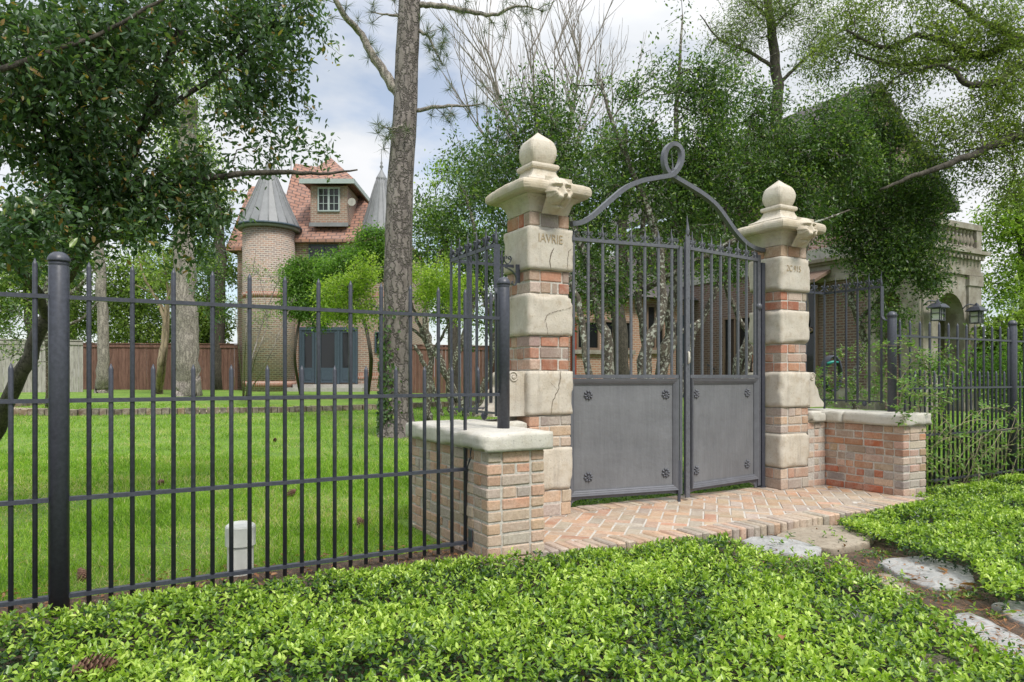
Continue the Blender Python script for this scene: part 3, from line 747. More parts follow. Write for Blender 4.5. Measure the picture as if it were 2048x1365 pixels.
# ------------------------------------------------------------------ gate leaves
def scroll(p0, p1, r=.017, hgt=.055, turns=1.35):
    """C-scroll between bars at p0 and p1 (2-D: along, z)."""
    a0, a1 = p0, p1; mid = (a0 + a1) / 2; w = a1 - a0; pts = []
    for sgn in (-1, 1):
        cx = mid + sgn * (w / 2 - .012 - r); sp = []
        for k in range(22):
            t = k / 21; rr = r * (.28 + .72 * t); an = -sgn * (turns * 2 * math.pi * (1 - t))
            ang = (0 if sgn > 0 else math.pi) + an
            sp.append((cx + math.cos(ang) * rr, hgt + math.sin(ang) * rr))
        pts.append(sp)
    L_, R_ = pts
    base = [(a0 + .014 + (w - .028) * t, hgt - (hgt - .004) * math.sin(math.pi * t) ** .6) for t in [k / 12 for k in range(1, 12)]]
    return L_ + base + R_[::-1]
def leaf(hinge, free, label, nb, astragal, org_name='gate_leaf'):
    hx, hy = hinge; fx, fy = free; W_ = math.hypot(fx - hx, fy - hy); dx, dy = (fx - hx) / W_, (fy - hy) / W_
    sgn = 1 if dx > 0 else -1
    o = bpy.data.objects.new(org_name, None); COL.objects.link(o); o.location = G(hx, hy, 0)
    ang = math.atan2(dy, dx) if dx > 0 else math.atan2(-dy, -dx); o.rotation_euler = (0, 0, TH + ang)
    meta(o, label, 'gate', 'pair of gate leaves')
    def part(name, mb, mat, label=None, parent=None):
        q = link_mb(name, mb, mat); q.parent = parent or o; meta(q, label); return q
    X = lambda s_: s_ * sgn
    def B(mb, a, b, y0, y1, z0, z1): mb.box((min(X(a), X(b)), y0, z0), (max(X(a), X(b)), y1, z1)); return mb
    part('hinge_stile', B(MB(), 0, .045, -.02, .02, .03, 2.30), 'gate_iron')
    part('free_stile', B(MB(), W_ - .03, W_, -.02, .02, .06, 2.255), 'gate_iron')
    part('top_rail', B(MB(), .045, W_ - .04, -.018, .018, 2.235, 2.262), 'gate_iron')
    part('mid_rail', B(MB(), .045, W_ - .04, -.02, .02, 1.088, 1.118), 'gate_iron')
    # bottom plate with an upswept cut-out
    pl = [(X(.045), .015)]; pl += [(X(.075), .015), (X(.085), .045), (X(.11), .062), (X(.16), .072)]
    pl += [(X(W_ - .12), .072), (X(W_ - .04), .062), (X(W_ - .04), .115), (X(.045), .115)]
    mb = MB(); mb.prism(pl, -.006, .006, axis='y'); part('bottom_plate', mb, 'gate_iron')
    part('panel', B(MB(), .06, W_ - .05, -.004, .004, .12, 1.08), 'panel')
    mb = MB()
    for (in0, in1, yy) in ((0, .022, -.030), (.022, .036, -.022), (.036, .050, -.013)):
        a0, a1, z0, z1 = .052, W_ - .045, .098, 1.084
        B(mb, a0 + in0, a1 - in0, yy, -.0045, z1 - in1, z1 - in0 - (.0005 if in0 else 0)); B(mb, a0 + in0, a1 - in0, yy, -.0045, z0 + in0, z0 + in1)
        B(mb, a0 + in0, a0 + in1, yy + .0006, -.0045, z0 + in1, z1 - in1); B(mb, a1 - in1, a1 - in0, yy + .0006, -.0045, z0 + in1, z1 - in1)
    a0, a1, z0, z1 = .052, W_ - .045, .098, 1.084
    for q0, q1, y0_, y1_ in ((.004, .017, -.036, -.031), (.022, .032, -.029, -.0235), (.037, .047, -.022, -.014)):   # sloping beads
        for (pa, pb) in (((a0 + q0, z0 + q0, a1 - q0, z0 + q0), (a0 + q1, z0 + q1, a1 - q1, z0 + q1)), ((a1 - q0, z0 + q0, a1 - q0, z1 - q0), (a1 - q1, z0 + q1, a1 - q1, z1 - q1)),
                         ((a1 - q0, z1 - q0, a0 + q0, z1 - q0), (a1 - q1, z1 - q1, a0 + q1, z1 - q1)), ((a0 + q0, z1 - q0, a0 + q0, z0 + q0), (a0 + q1, z1 - q1, a0 + q1, z0 + q1))):
            mb.add([(X(pa[0]), y0_, pa[1]), (X(pa[2]), y0_, pa[3]), (X(pb[2]), y1_, pb[3]), (X(pb[0]), y1_, pb[1]), (X(pa[0]), -.0045, pa[1]), (X(pa[2]), -.0045, pa[3]), (X(pb[2]), -.0045, pb[3]), (X(pb[0]), -.0045, pb[1])],
                   [(0, 1, 2, 3), (0, 4, 5, 1), (1, 5, 6, 2), (2, 6, 7, 3), (3, 7, 4, 0)])
    part('panel_moulding', mb, 'bead')
    step = W_ / (nb + 1) if not isinstance(nb, list) else None
    pos = nb
    for i, s_ in enumerate(pos):
        mb = MB(); B(mb, s_ - .0095, s_ + .0095, -.0095, .0095, 1.118, 2.235); mb.box((X(s_) - .011, -.011, 2.262), (X(s_) + .011, .011, 2.285))
        wavy(mb, X(s_), 0, 2.28, 2.405 if i else 2.34, .010, .007, i); part('bar', mb, 'gate_iron')
    ends = [.03] + pos + [W_ - .02]
    for a, b in zip(ends[:-1], ends[1:]):
        mb = MB(); pts = scroll(a, b, .017, .052); mb.strip([(X(p[0]), 0, 2.262 + p[1]) for p in pts], .004, (0, 1, 0), .014); part('scroll', mb, 'gate_iron')
    for s_ in (.235 if sgn > 0 else .205, W_ - (.165 if sgn > 0 else .135)):
        for z in (.255, .945):
            mb = MB(); cxp = X(s_)
            for k in range(8):
                a = k * math.pi / 4 + .2; px_, pz_ = cxp + .030 * math.cos(a), z + .030 * math.sin(a); V = []; F = []
                for jj in range(6):
                    for ii in range(8):
                        th_ = ii * math.pi / 4; ph = jj / 5 * math.pi / 2; rr = math.cos(ph)
                        lx, lz = .0145 * rr * math.cos(th_), .0105 * rr * math.sin(th_)
                        V.append((px_ + lx * math.cos(a) - lz * math.sin(a), -.005 - .016 * math.sin(ph), pz_ + lx * math.sin(a) + lz * math.cos(a)))
                for jj in range(5):
                    for ii in range(8): F.append((jj * 8 + ii, jj * 8 + (ii + 1) % 8, jj * 8 + 8 + (ii + 1) % 8, jj * 8 + 8 + ii))
                mb.add(V, F, None, True)
            mb.tube([(cxp + .012 * math.cos(t * .6), -.016, z + .012 * math.sin(t * .6)) for t in range(12)], .004, 6)
            mb.tube([(cxp, -.004, z), (cxp, -.018, z), (cxp, -.022, z)], [.008, .008, .003], 8)
            part('rosette', mb, 'gate_iron')
    if astragal:
        mb = MB(); s_ = W_ + .012; mb.box((X(s_) - .027, -.034, .03), (X(s_) + .027, -.022, 2.36)); mb.box((X(s_) - .008, -.022, .05), (X(s_) + .004, .01, 2.30))
        wavy(mb, X(s_), -.028, 2.35, 2.53, .014, .007); 
        for z in [.12 + k * .21 for k in range(11)]: mb.tube([(X(s_) + .006, -.034, z), (X(s_) + .006, -.037, z)], [.004, .003], 6)
        q = part('meeting_strip', mb, 'gate_iron')
        mb = MB(); mb.tube([(X(s_), -.0345, 1.32), (X(s_), -.043, 1.315), (X(s_), -.0445, 1.27), (X(s_), -.043, 1.225), (X(s_), -.0345, 1.22)], [.008, .011, .011, .011, .008], 8); part('latch_plate', mb, 'capstone', parent=q)
        mb = MB(); mb.tube([(X(.022), -.024, 1.80), (X(.022), -.024, 1.80 + .001)], .001, 6)
        mb.lathe([(.005, 1.755), (.022, 1.762), (.031, 1.785), (.031, 1.80), (.022, 1.82), (.005, 1.828)], (X(.022), -.012), 12); mb.box((min(X(.022), X(-.02)), -.02, 1.78), (max(X(.022), X(-.02)), .0, 1.806)); part('hinge_collar', mb, 'gate_iron')
    else:
        mb = MB(); B(mb, W_ - .055, W_ - .030, -.035, -.021, -.002, .36); part('drop_bolt', mb, 'iron')
    return o
leaf((3.185, 4.88), (4.335, 4.715), 'left gate leaf with grey panel and rosettes, next to the cracked pillar', [.10 + .1375 * k for k in range(8)], False)
leaf((5.487, 4.865), (4.385, 4.71), 'right gate leaf with the tall meeting strip, hinged at the right pillar', [.0735 + .1355 * k for k in range(8)], True)

# ------------------------------------------------------------------ railings
FU = (CT * 1 + ST * .587) , (-ST * 1 + CT * .587)
FANG = math.atan2(.587, 1.0)                                        # left fence direction in the world
FO = Vector((-.0559, 4.6, 0))                                        # at the post on the wall
def lf(s_, z=0., off=0.):
    d = Vector((math.cos(FANG), math.sin(FANG), 0)); n = Vector((-math.sin(FANG), math.cos(FANG), 0)); p = FO + d * s_ + n * off; return (p.x, p.y, z)
def round_post(name, loc, z0, z1, label, r=.041, group='round iron fence posts'):
    mb = MB(); h = z1 - z0
    mb.lathe([(r, 0), (r, h - .075), (r * .96, h - .072), (r * .96, h - .066), (r, h - .063), (r, h - .048)], n=28)
    mb.lathe([(r * 1.10, h - .050), (r * 1.12, h - .042), (r * 1.06, h - .030), (r * .85, h - .014), (r * .5, h - .003), (.003, h)], n=28)
    o = link_mb(name, mb, 'iron'); o.location = (loc[0], loc[1], z0); meta(o, label, 'fence post', group); return o
def picket_mesh(z0, z1, r=.0115):
    mb = MB(); mb.tube([(0, 0, z0), (0, 0, z1 - .028), (0, 0, z1 - .022), (0, 0, z1)], [r, r, r * .85, .0015], 10); return mb
PK_T = link_mb('picket', picket_mesh(-.045 + .04, 1.66), 'iron').data; PK_S = link_mb('picket', picket_mesh(-.045 + .04, 1.165), 'iron').data
for o in [o for o in COL.objects if o.name.startswith('picket')]: bpy.data.objects.remove(o)
def fence(origin, ang, s0, s1, spacing, phase, rails, ztall, label, zshort=None, wall_at=None, group='iron railing panels', zoff=0, s_end_low=None, only=None, zb=-.0):
    o = bpy.data.objects.new('iron_railing', None); COL.objects.link(o); o.location = (origin[0], origin[1], zoff); o.rotation_euler = (0, 0, ang); meta(o, label, 'railing', group)
    for k, z in enumerate(rails):
        e = s1 if (k < 2 or s_end_low is None) else s_end_low
        b0 = s0 if (k < 2 or only is None) else only
        mb = MB(); mb.box((b0, -.0165, z - .010), (e, .0165, z + .010))
        q = link_mb('rail', mb, 'iron'); q.parent = o
    n = int((s1 - s0) / spacing) + 2; k0 = math.ceil((s0 + .02 - phase) / spacing)
    for k in range(k0, k0 + n + 1):
        s_ = phase + k * spacing
        if s_ > s1 - .03: break
        tall = k % 2 == 0
        if (s_end_low is not None and s_ > s_end_low - .01) or (only is not None and s_ < only + .01):
            mb = picket_mesh(.93 if tall else .93, 1.66 if tall else 1.165); me = link_mb('picket', mb, 'iron'); me.parent = o; me.location = (s_, 0, 0); continue
        q = bpy.data.objects.new('picket', PK_T if tall else PK_S); COL.objects.link(q); q.parent = o; q.location = (s_, 0, 0)
    return o
L1 = -(1007 - 118) / FOC                                              # distance between posts solved below
def s_at(px):
    k = (px - CX) / FOC; t = (k * FO.y - FO.x) / (1 - .587 * k); return t * math.hypot(1, .587)
sP1 = s_at(118); sW = s_at(938)
round_post('fence_post', lf(0), .762, 1.755, 'round iron post with domed cap standing on the stone cap of the left low wall')
round_post('fence_post', lf(sP1), -.06, 1.70, 'thick round iron post with domed cap rising from the ground cover at the far left', r=.044)
ph = s_at(178)
fence(FO, FANG, sP1 + .04, -.035, .0932, ph, (1.482, .985, .512, .046), 1.66, 'dark iron railing in front of the lawn, between thick left post and low wall', s_end_low=sW)
ph2 = s_at(70)
fence(FO, FANG, sP1 - 2.4, sP1 - .04, .0932, ph2, (1.482, .985, .512, .046), 1.66, 'dark iron railing running out of the picture at the far left beyond the thick post')
# right railing along u at v = 4.15
RV = 4.15; p3 = (6.515, RV); p4 = (8.725, RV)
round_post('fence_post', G(*p3), .760, 1.735, 'round iron post with domed cap standing on the right low wall among rose leaves')
round_post('fence_post', G(*p4), -.06, 1.735, 'round iron post tangled in rose stems near the right edge')
o3 = G(*p3)
def ru(px): k = (px - CX) / FOC; Y = RV / (CT - ST * k); return CT * k * Y + ST * Y
fence(o3, TH, .035, p4[0] - p3[0] - .035, .0832, ru(1820) - p3[0], (1.50, .985, .512, .046), 1.66, 'dark iron railing covered with rose stems between the right low wall and the next post', only=6.62 - p3[0])
fence(G(*p4), TH, .04, 2.3, .0832, .083, (1.50, .985, .512, .046), 1.66, 'dark iron railing running out of the picture at the right edge')

# ------------------------------------------------------------------ taller scrolled grilles behind the low walls
def grille(corner, pill_u, v_end, label, zt=1.985, zb=.855, nA=5, nB=4, post_u=None, flip=1):
    u, v = corner; T = Thing('side_grille', label, 'grille', (u, v, .76), 'G', 'scrolled iron side grilles')
    mb = MB(); mb.box((u - .008, v_end, zt - .012), (u + .008, v + .008, zt + .012)); T.part('top_rail', mb, 'iron')
    mb = MB(); mb.box((min(u, pill_u) , v - .007, zt - .0115), (max(u, pill_u), v + .007, zt + .0115)); T.part('top_rail', mb, 'iron')
    mb = MB(); mb.box((u - .006, v_end, zb - .007), (u + .006, v, zb + .007)); T.part('bottom_rail', mb, 'iron')
    mb = MB(); mb.box((min(u, pill_u), v - .006, zb - .0065), (max(u, pill_u), v + .006, zb + .0065)); T.part('bottom_rail', mb, 'iron')
    va = [v - (v - v_end) * k / nA for k in range(nA + 1)]
    for i, vv in enumerate(va):
        mb = MB(); mb.box((u - .008, vv - .008, (.762 if i == 0 else zb - .02)), (u + .008, vv + .008, zt)); n = 10
        pts = [(u, vv + .007 * math.sin(t * 5.5 + i) * t, zt + .15 * t) for t in [k / n for k in range(n + 1)]]
        mb.tube(pts, [.010 * (1.25 if .15 < k / n < .35 else 1) * (1 - .85 * max(0, (k / n - .35) / .65)) for k in range(n + 1)], 6); T.part('bar', mb, 'iron')
    for a, b in zip(va[1:], va[:-1]):
        mb = MB(); mb.strip([(u, p[0], zt + .012 + p[1]) for p in scroll(a, b, .019, .055)], .004, (1, 0, 0), .016); T.part('scroll', mb, 'iron')
    ub = [u + (pill_u - u) * (k + .2) / nB for k in range(nB)]
    for uu in ub[0:] if nB else []:
        if abs(uu - u) < .06: continue
        mb = MB(); mb.box((uu - .008, v - .008, zb - .02), (uu + .008, v + .008, zt)); wavy(mb, uu, v, zt, zt + .15, .010, .007, uu); T.part('bar', mb, 'iron')
    ub = [u] + [x for x in ub if abs(x - u) >= .06] + [pill_u - flip * .01]; ub = sorted(ub)
    for a, b in zip(ub[:-1], ub[1:]):
        if b - a < .06: continue
        mb = MB(); mb.strip([(p[0], v, zt + .012 + p[1]) for p in scroll(a, b, .018, .055)], .004, (0, 1, 0), .016); T.part('scroll', mb, 'iron')
    # flat strap curling down to the round post
    mb = MB(); ve = v_end - .008; pts = [(u, ve, zt + .005), (u, ve, 1.72), (u, ve - .005, 1.69), (u, ve - .02, 1.665), (u, ve - .05, 1.65), (u, ve - .075, 1.645)]
    mb.strip(catmull(pts, 4), .006, (1, 0, 0), .045); T.part('strap', mb, 'iron')
    mb = MB(); mb.lathe([(.004, zb - .055), (.018, zb - .045), (.024, zb - .025), (.018, zb - .008), (.004, zb)], (u, v_end + .18), 12); T.part('ball_foot', mb, 'iron')
    return T
grille((2.185, 4.90), 2.735, 4.16, 'scroll topped iron grille behind the left low wall and beside the cracked pillar', flip=1)
grille((6.515, 4.90), 5.97, 4.26, 'scroll topped iron grille behind the right low wall among roses', flip=-1)
mb = MB(); mb.box((2.70, 4.80, 1.84), (2.735, 4.815, 1.985)); mb.strip(catmull([(2.60, 4.80, 1.955), (2.66, 4.80, 1.93), (2.70, 4.80, 1.88), (2.69, 4.80, 1.82), (2.66, 4.80, 1.83), (2.665, 4.80, 1.85)], 5), .006, (0, 1, 0), .02)
single('wall_bracket', mb, 'iron', (2.7, 4.8, 1.84), 'G', 'small curled iron bracket fixed to the side of the cracked pillar', 'bracket')
# wire loop and plate on the left wall
mb = MB(); wp = [(1.905, 3.98 - .0, .60), (1.895, 3.96, .68), (1.89, 3.945, .70), (1.893, 3.93, .68), (1.885, 3.95, .58), (1.88, 4.02, .47)]
mb.tube(catmull(wp, 5), .0028, 5); mb.tube(catmull([(1.90, 3.95, .60), (1.885, 3.975, .53), (1.895, 4.0, .44)], 5), .0028, 5)
single('wire_tie', mb, 'iron', (1.9, 3.97, .5), 'G', 'loop of dark wire tying the railing to the left low wall', 'wire')
mb = MB(); mb.cbox((1.900, 3.95, .03), (1.909, 4.0, .14), .002); single('fixing_plate', mb, 'iron', (1.905, 3.97, .03), 'G', 'small dark iron plate on the left low wall at the lowest rail', 'plate')

# ------------------------------------------------------------------ building materials
def brick_tex(name, c1, c2, mort, sx=.23, sy=.082, band=None, plane='xz', rough=.9, ms=.010):
    m, t, b = newmat(name)
    c = nd(t, 'ShaderNodeTexCoord'); sep = nd(t, 'ShaderNodeSeparateXYZ'); t.links.new(c.outputs['UV' if plane == 'uv' else 'Object'], sep.inputs[0])
    cb = nd(t, 'ShaderNodeCombineXYZ'); a = {'x': 0, 'y': 1, 'z': 2}
    if plane == 'uv': t.links.new(c.outputs['UV'], cb.inputs[0]); cb = nd(t, 'ShaderNodeMapping'); t.links.new(c.outputs['UV'], cb.inputs[0])
    elif plane == 'cyl':
        at = nd(t, 'ShaderNodeMath', operation='ARCTAN2'); t.links.new(sep.outputs[1], at.inputs[0]); t.links.new(sep.outputs[0], at.inputs[1])
        t.links.new(at.outputs[0], cb.inputs[0]); t.links.new(sep.outputs[2], cb.inputs[1])
    else:
        ad = nd(t, 'ShaderNodeMath', operation='ADD'); t.links.new(sep.outputs[0], ad.inputs[0]); t.links.new(sep.outputs[1], ad.inputs[1])
        t.links.new(ad.outputs[0], cb.inputs[0]); t.links.new(sep.outputs[2], cb.inputs[1])
    bt = nd(t, 'ShaderNodeTexBrick', inp={'Scale': 1.0, 'Brick Width': sx, 'Row Height': sy, 'Mortar Size': ms * 1.6, 'Mortar Smooth': .15, 'Bias': 0})
    bt.offset = .5
    bt.inputs['Color1'].default_value = (*c1, 1); bt.inputs['Color2'].default_value = (*c2, 1); bt.inputs['Mortar'].default_value = (*mort, 1)
    t.links.new(cb.outputs[0], bt.inputs['Vector'])
    n = tnoise(t, 6, 5, .65); f = tnoise(t, 40, 4, .6)
    col = mixc(t, ramp(t, n, [(.45, (0, 0, 0)), (.8, (.3, .3, .3))]), bt.outputs[0], mort)
    col = mixc(t, ramp(t, f, [(.32, (.5, .5, .5)), (.5, (0, 0, 0))]), col, tuple(x * .4 for x in c2))
    t.links.new(col, b.inputs['Base Color']); b.inputs['Roughness'].default_value = rough; bump(t, b, bt.outputs[1], -.5, .01); return m
M['h_brick'] = brick_tex('pinkish_house_brick', (.35, .185, .13), (.21, .14, .11), (.38, .33, .28))
M['t_brick'] = brick_tex('turret_brick', (.35, .215, .155), (.18, .145, .13), (.42, .375, .325), sx=.20, plane='cyl')
M['r_brick'] = brick_tex('red_band_brick', (.38, .14, .09), (.30, .11, .07), (.42, .33, .28), sx=.07, sy=.22)
M['g_brick'] = brick_tex('brown_house_brick', (.155, .08, .062), (.10, .062, .055), (.21, .17, .15))
M['o_brick'] = brick_tex('orange_house_brick', (.40, .20, .12), (.30, .17, .12), (.42, .34, .28))
def tile_mat(name, c1, c2, dark, sy=.28, sx=.30):
    m, t, b = newmat(name); c = nd(t, 'ShaderNodeTexCoord')
    bt = nd(t, 'ShaderNodeTexBrick', inp={'Scale': 1, 'Brick Width': sx, 'Row Height': sy, 'Mortar Size': .026, 'Mortar Smooth': .3}); bt.offset = .5
    bt.inputs['Color1'].default_value = (*c1, 1); bt.inputs['Color2'].default_value = (*c2, 1); bt.inputs['Mortar'].default_value = (*dark, 1)
    t.links.new(c.outputs['UV'], bt.inputs['Vector']); n = tnoise(t, 3, 5, .6)
    col = mixc(t, ramp(t, n, [(.35, (0, 0, 0)), (.75, (.5, .5, .5))]), bt.outputs[0], tuple(min(1, x * .5 + .15) for x in c1))
    t.links.new(col, b.inputs['Base Color']); b.inputs['Roughness'].default_value = .85; bump(t, b, bt.outputs[1], -.8, .03); return m
M['clay'] = tile_mat('clay_roof_tile', (.36, .175, .115), (.24, .125, .09), (.05, .03, .027), .22, .34)
M['slate'] = tile_mat('dark_slate', (.085, .072, .066), (.06, .052, .05), (.02, .018, .018), .2, .25)
M['zinc'] = simple('zinc_sheet', (.20, .205, .215), .5, .0, 4, .12, .05, .01)
M['trim'] = simple('grey_trim_paint', (.33, .38, .37), .6, 0, 10, .1, 0)
M['bluepaint'] = simple('blue_grey_paint', (.045, .068, .092), .5, 0, 12, .15, 0)
M['brownpaint'] = simple('brown_frame_paint', (.17, .115, .085), .6, 0, 12, .15, 0)
M['palestone'] = stone_mat('portico_stone', (.19, .165, .13), (.24, .212, .168), (.135, .115, .088))
M['greystone'] = stone_mat('grey_band_stone', (.33, .315, .29), (.41, .39, .36), (.27, .25, .22))
m, t, b = newmat('window_glass'); b.inputs['Base Color'].default_value = (.012, .014, .016, 1); b.inputs['Roughness'].default_value = .06; M['glass'] = m
m, t, b = newmat('frosted_lamp_glass'); b.inputs['Base Color'].default_value = (.62, .62, .58, 1); b.inputs['Roughness'].default_value = .3; M['lampglass'] = m
M['void'] = simple('unlit_interior', (.015, .014, .013), .95, 0, 5, .2, 0)
def wood_fence_mat(name, lo, hi):
    m, t, b = newmat(name); a = tnoise(t, 3.2, 4, .6, stretch=(2.2, 2.2, .12)); f = tnoise(t, 22, 5, .7, stretch=(1, 1, .15))
    c = ramp(t, a, [(.3, lo), (.7, hi)]); c = mixc(t, ramp(t, f, [(.35, (.6, .6, .6)), (.55, (0, 0, 0))]), c, tuple(x * .45 for x in lo))
    t.links.new(c, b.inputs['Base Color']); b.inputs['Roughness'].default_value = .9; return m
M['redwood'] = wood_fence_mat('red_cedar', (.13, .062, .045), (.23, .125, .095))
M['greywood'] = wood_fence_mat('weathered_grey_wood', (.27, .25, .225), (.42, .40, .37))

def uvface(me, scale=1.0):                                               # per-face planar uv along the slope
    uvl = me.uv_layers.new(name='UVMap')
    for p in me.polygons:
        n = p.normal; h = Vector((-n.y, n.x, 0)); h = h.normalized() if h.length > 1e-4 else Vector((1, 0, 0)); s_ = n.cross(h)
        for li in p.loop_indices:
            co = me.vertices[me.loops[li].vertex_index].co; uvl.data[li].uv = (co.dot(h) * scale, co.dot(s_) * scale)
def roofpart(T, name, mb, mat, parent=None):
    o = T.part(name, mb, mat, parent); uvface(o.data); return o

# ------------------------------------------------------------------ turreted house
HY = 29.0
def H(px, py, Y=HY): p = P(px, py, Y); return p
gz = .50
T = Thing('turret_house', 'pink brick house with zinc cone turrets and clay tile roof behind the lawn', 'house', H(640, 775), 'W')
x0, x1 = H(572, 0)[0], H(812, 0)[0]; ze = H(0, 482)[2]
mb = MB(); mb.box((x0, HY, gz - .3), (x1, HY + 8, ze)); T.part('wall', mb, 'h_brick')
mb = MB(); mb.box((H(452, 0)[0], HY + 1.2, gz - .3), (x0, HY + 8, ze - .1)); T.part('side_wall', mb, 'h_brick')
def pyramid(mb, a, b, z0, top, ov=.35, th=.12):                          # hip roof, ridge points top[0], top[1]
    x0_, y0_ = a; x1_, y1_ = b; t0, t1 = top
    V = [(x0_ - ov, y0_ - ov, z0), (x1_ + ov, y0_ - ov, z0), (x1_ + ov, y1_ + ov, z0), (x0_ - ov, y1_ + ov, z0), t0, t1]
    V += [(v[0], v[1], v[2] - th) for v in V[:4]]
    mb.add(V, [(0, 1, 5, 4), (1, 2, 5), (2, 3, 4, 5), (3, 0, 4), (6, 7, 1, 0), (7, 8, 2, 1), (8, 9, 3, 2), (9, 6, 0, 3), (9, 8, 7, 6)])
    return mb
zr = H(0, 335, 33)[2]
mb = MB(); pyramid(mb, (H(572, 0)[0], HY), (H(800, 0)[0], HY + 8), ze, ((H(590, 0, 32.5)[0], 32.4, zr), (H(650, 0, 32.5)[0], 33.2, zr))); roofpart(T, 'roof', mb, 'clay')
mb = MB(); pyramid(mb, (H(452, 0)[0], HY + 1.2), (x0, HY + 8), ze - .12, ((H(500, 0, 33)[0], 33, zr - .9), (H(560, 0, 33)[0], 33, zr - .9))); roofpart(T, 'roof', mb, 'clay')
# band courses
for zz in (H(0, 594)[2], H(0, 770)[2] + .25):
    mb = MB(); mb.box((x0 - .02, HY - .03, zz), (x1 + .02, HY, zz + .24)); T.part('brick_band', mb, 'r_brick')
# dormer
dY = HY - .05; dx0, dx1 = H(621, 0, dY)[0], H(695, 0, dY)[0]; dz0, dz1 = H(0, 447, dY)[2], H(0, 372, dY)[2]
d = MB(); d.box((dx0, dY, dz0), (dx1, dY + 3.2, dz1)); dor = T.part('dormer', d, 'h_brick')
d = MB(); d.box((dx0 - .04, dY - .06, dz0 - .14), (dx1 + .04, dY, dz0 + .02)); T.part('dormer_sill', d, 'zinc', dor)
d = MB(); pyramid(d, (dx0, dY), (dx1, dY + 3.6), dz1 + .18, ((H(660, 0, 30.2)[0], 30.3, H(0, 314, 30.2)[2]), (H(662, 0, 32)[0], 32.2, H(0, 314, 30.2)[2])), .36, .05); roofpart(T, 'dormer_roof', d, 'clay', dor)
d = MB(); d.box((dx0 - .36, dY - .37, dz1 + .0), (dx1 + .36, dY - .30, dz1 + .19)); d.box((dx1 + .30, dY - .299, dz1), (dx1 + .365, dY + 3, dz1 + .185)); T.part('fascia', d, 'trim', dor)
def window(T, px0, px1, py0, py1, Y, mat, nx=2, ny=3, parent=None, name='window', depth=.05):
    a = P(px0, py1, Y); b_ = P(px1, py0, Y); w_ = .055; xm = (a[0] + b_[0]) / 2
    mb = MB(); X0, X1, Z0, Z1 = a[0], b_[0], a[2], b_[2]
    for bx in ((X0, X0 + w_, Z0, Z1), (X1 - w_, X1, Z0, Z1), (X0 + w_, X1 - w_, Z0, Z0 + w_), (X0 + w_, X1 - w_, Z1 - w_, Z1)):
        mb.box((bx[0], Y - depth - .02, bx[2]), (bx[1], Y - .005, bx[3]))
    if nx > 1: mb.box((xm - .04, Y - depth - .018, Z0 + w_), (xm + .04, Y - .006, Z1 - w_))
    for h0, h1 in (((X0 + w_, xm - .04), (xm + .04, X1 - w_)) if nx > 1 else ((X0 + w_, X1 - w_),)):
        hm = (h0 + h1) / 2; 
        if ny > 1:
            mb.box((hm - .011, Y - depth - .008, Z0 + w_), (hm + .011, Y - .008, Z1 - w_))
            for k in range(1, ny): zz = Z0 + (Z1 - Z0) * k / ny; mb.box((h0, Y - depth - .006, zz - .011), (h1, Y - .009, zz + .011))
    f = T.part(name, mb, mat, parent)
    g_ = MB(); g_.box((X0 + w_ * .5, Y - depth * .55, Z0 + w_ * .5), (X1 - w_ * .5, Y - .012, Z1 - w_ * .5)); T.part('pane', g_, 'glass', f)
    return f
window(T, 636, 680, 376, 424, dY, 'trim', parent=dor)
window(T, 568, 582, 662, 706, HY, 'bluepaint', 1, 2); window(T, 750, 765, 664, 706, HY, 'bluepaint', 1, 2); window(T, 618, 676, 490, 522, HY, 'bluepaint', 2, 1)
# garden door set
Yd = HY
for px0, px1 in ((605, 630), (638, 675), (681, 711)):
    a = P(px0, 766, Yd); b_ = P(px1, 661, Yd); mb = MB(); w_ = .10
    X0, X1, Z0, Z1 = a[0], b_[0], a[2], b_[2]; zk = Z0 + .62
    mb.box((X0, Yd - .08, Z0), (X0 + w_, Yd - .003, Z1)); mb.box((X1 - w_, Yd - .08, Z0), (X1, Yd - .003, Z1)); mb.box((X0 + w_, Yd - .08, Z1 - w_), (X1 - w_, Yd - .003, Z1))
    mb.box((X0 + w_, Yd - .075, Z0), (X1 - w_, Yd - .003, zk)); mb.box((X0 + w_ + .03, Yd - .095, Z0 + .12), (X1 - w_ - .03, Yd - .076, zk - .12))
    f = T.part('glazed_door', mb, 'bluepaint'); g_ = MB(); g_.box((X0 + w_ * .8, Yd - .04, zk - .02), (X1 - w_ * .8, Yd - .006, Z1 - w_ * .8)); T.part('pane', g_, 'glass', f)
a = P(600, 768, Yd); b_ = P(716, 655, Yd); mb = MB()
for X0, X1 in ((a[0], a[0] + .10), (P(631, 0, Yd)[0], P(637, 0, Yd)[0]), (P(675.5, 0, Yd)[0], P(680.5, 0, Yd)[0]), (b_[0] - .09, b_[0])): mb.box((X0, Yd - .11, a[2]), (X1, Yd - .002, b_[2] - .13))
mb.box((a[0], Yd - .12, b_[2] - .13), (b_[0], Yd - .002, b_[2])); T.part('door_frame', mb, 'bluepaint')
for k in range(2):
    mb = MB(); mb.box((P(596 - 6 * k, 0, Yd)[0], Yd - .7 - .4 * k, gz - .2), (P(735, 0, Yd)[0], Yd - .02 if k == 0 else Yd - .70, P(0, 769 + 6 * k, Yd)[2])); T.part('step', mb, 'greystone')
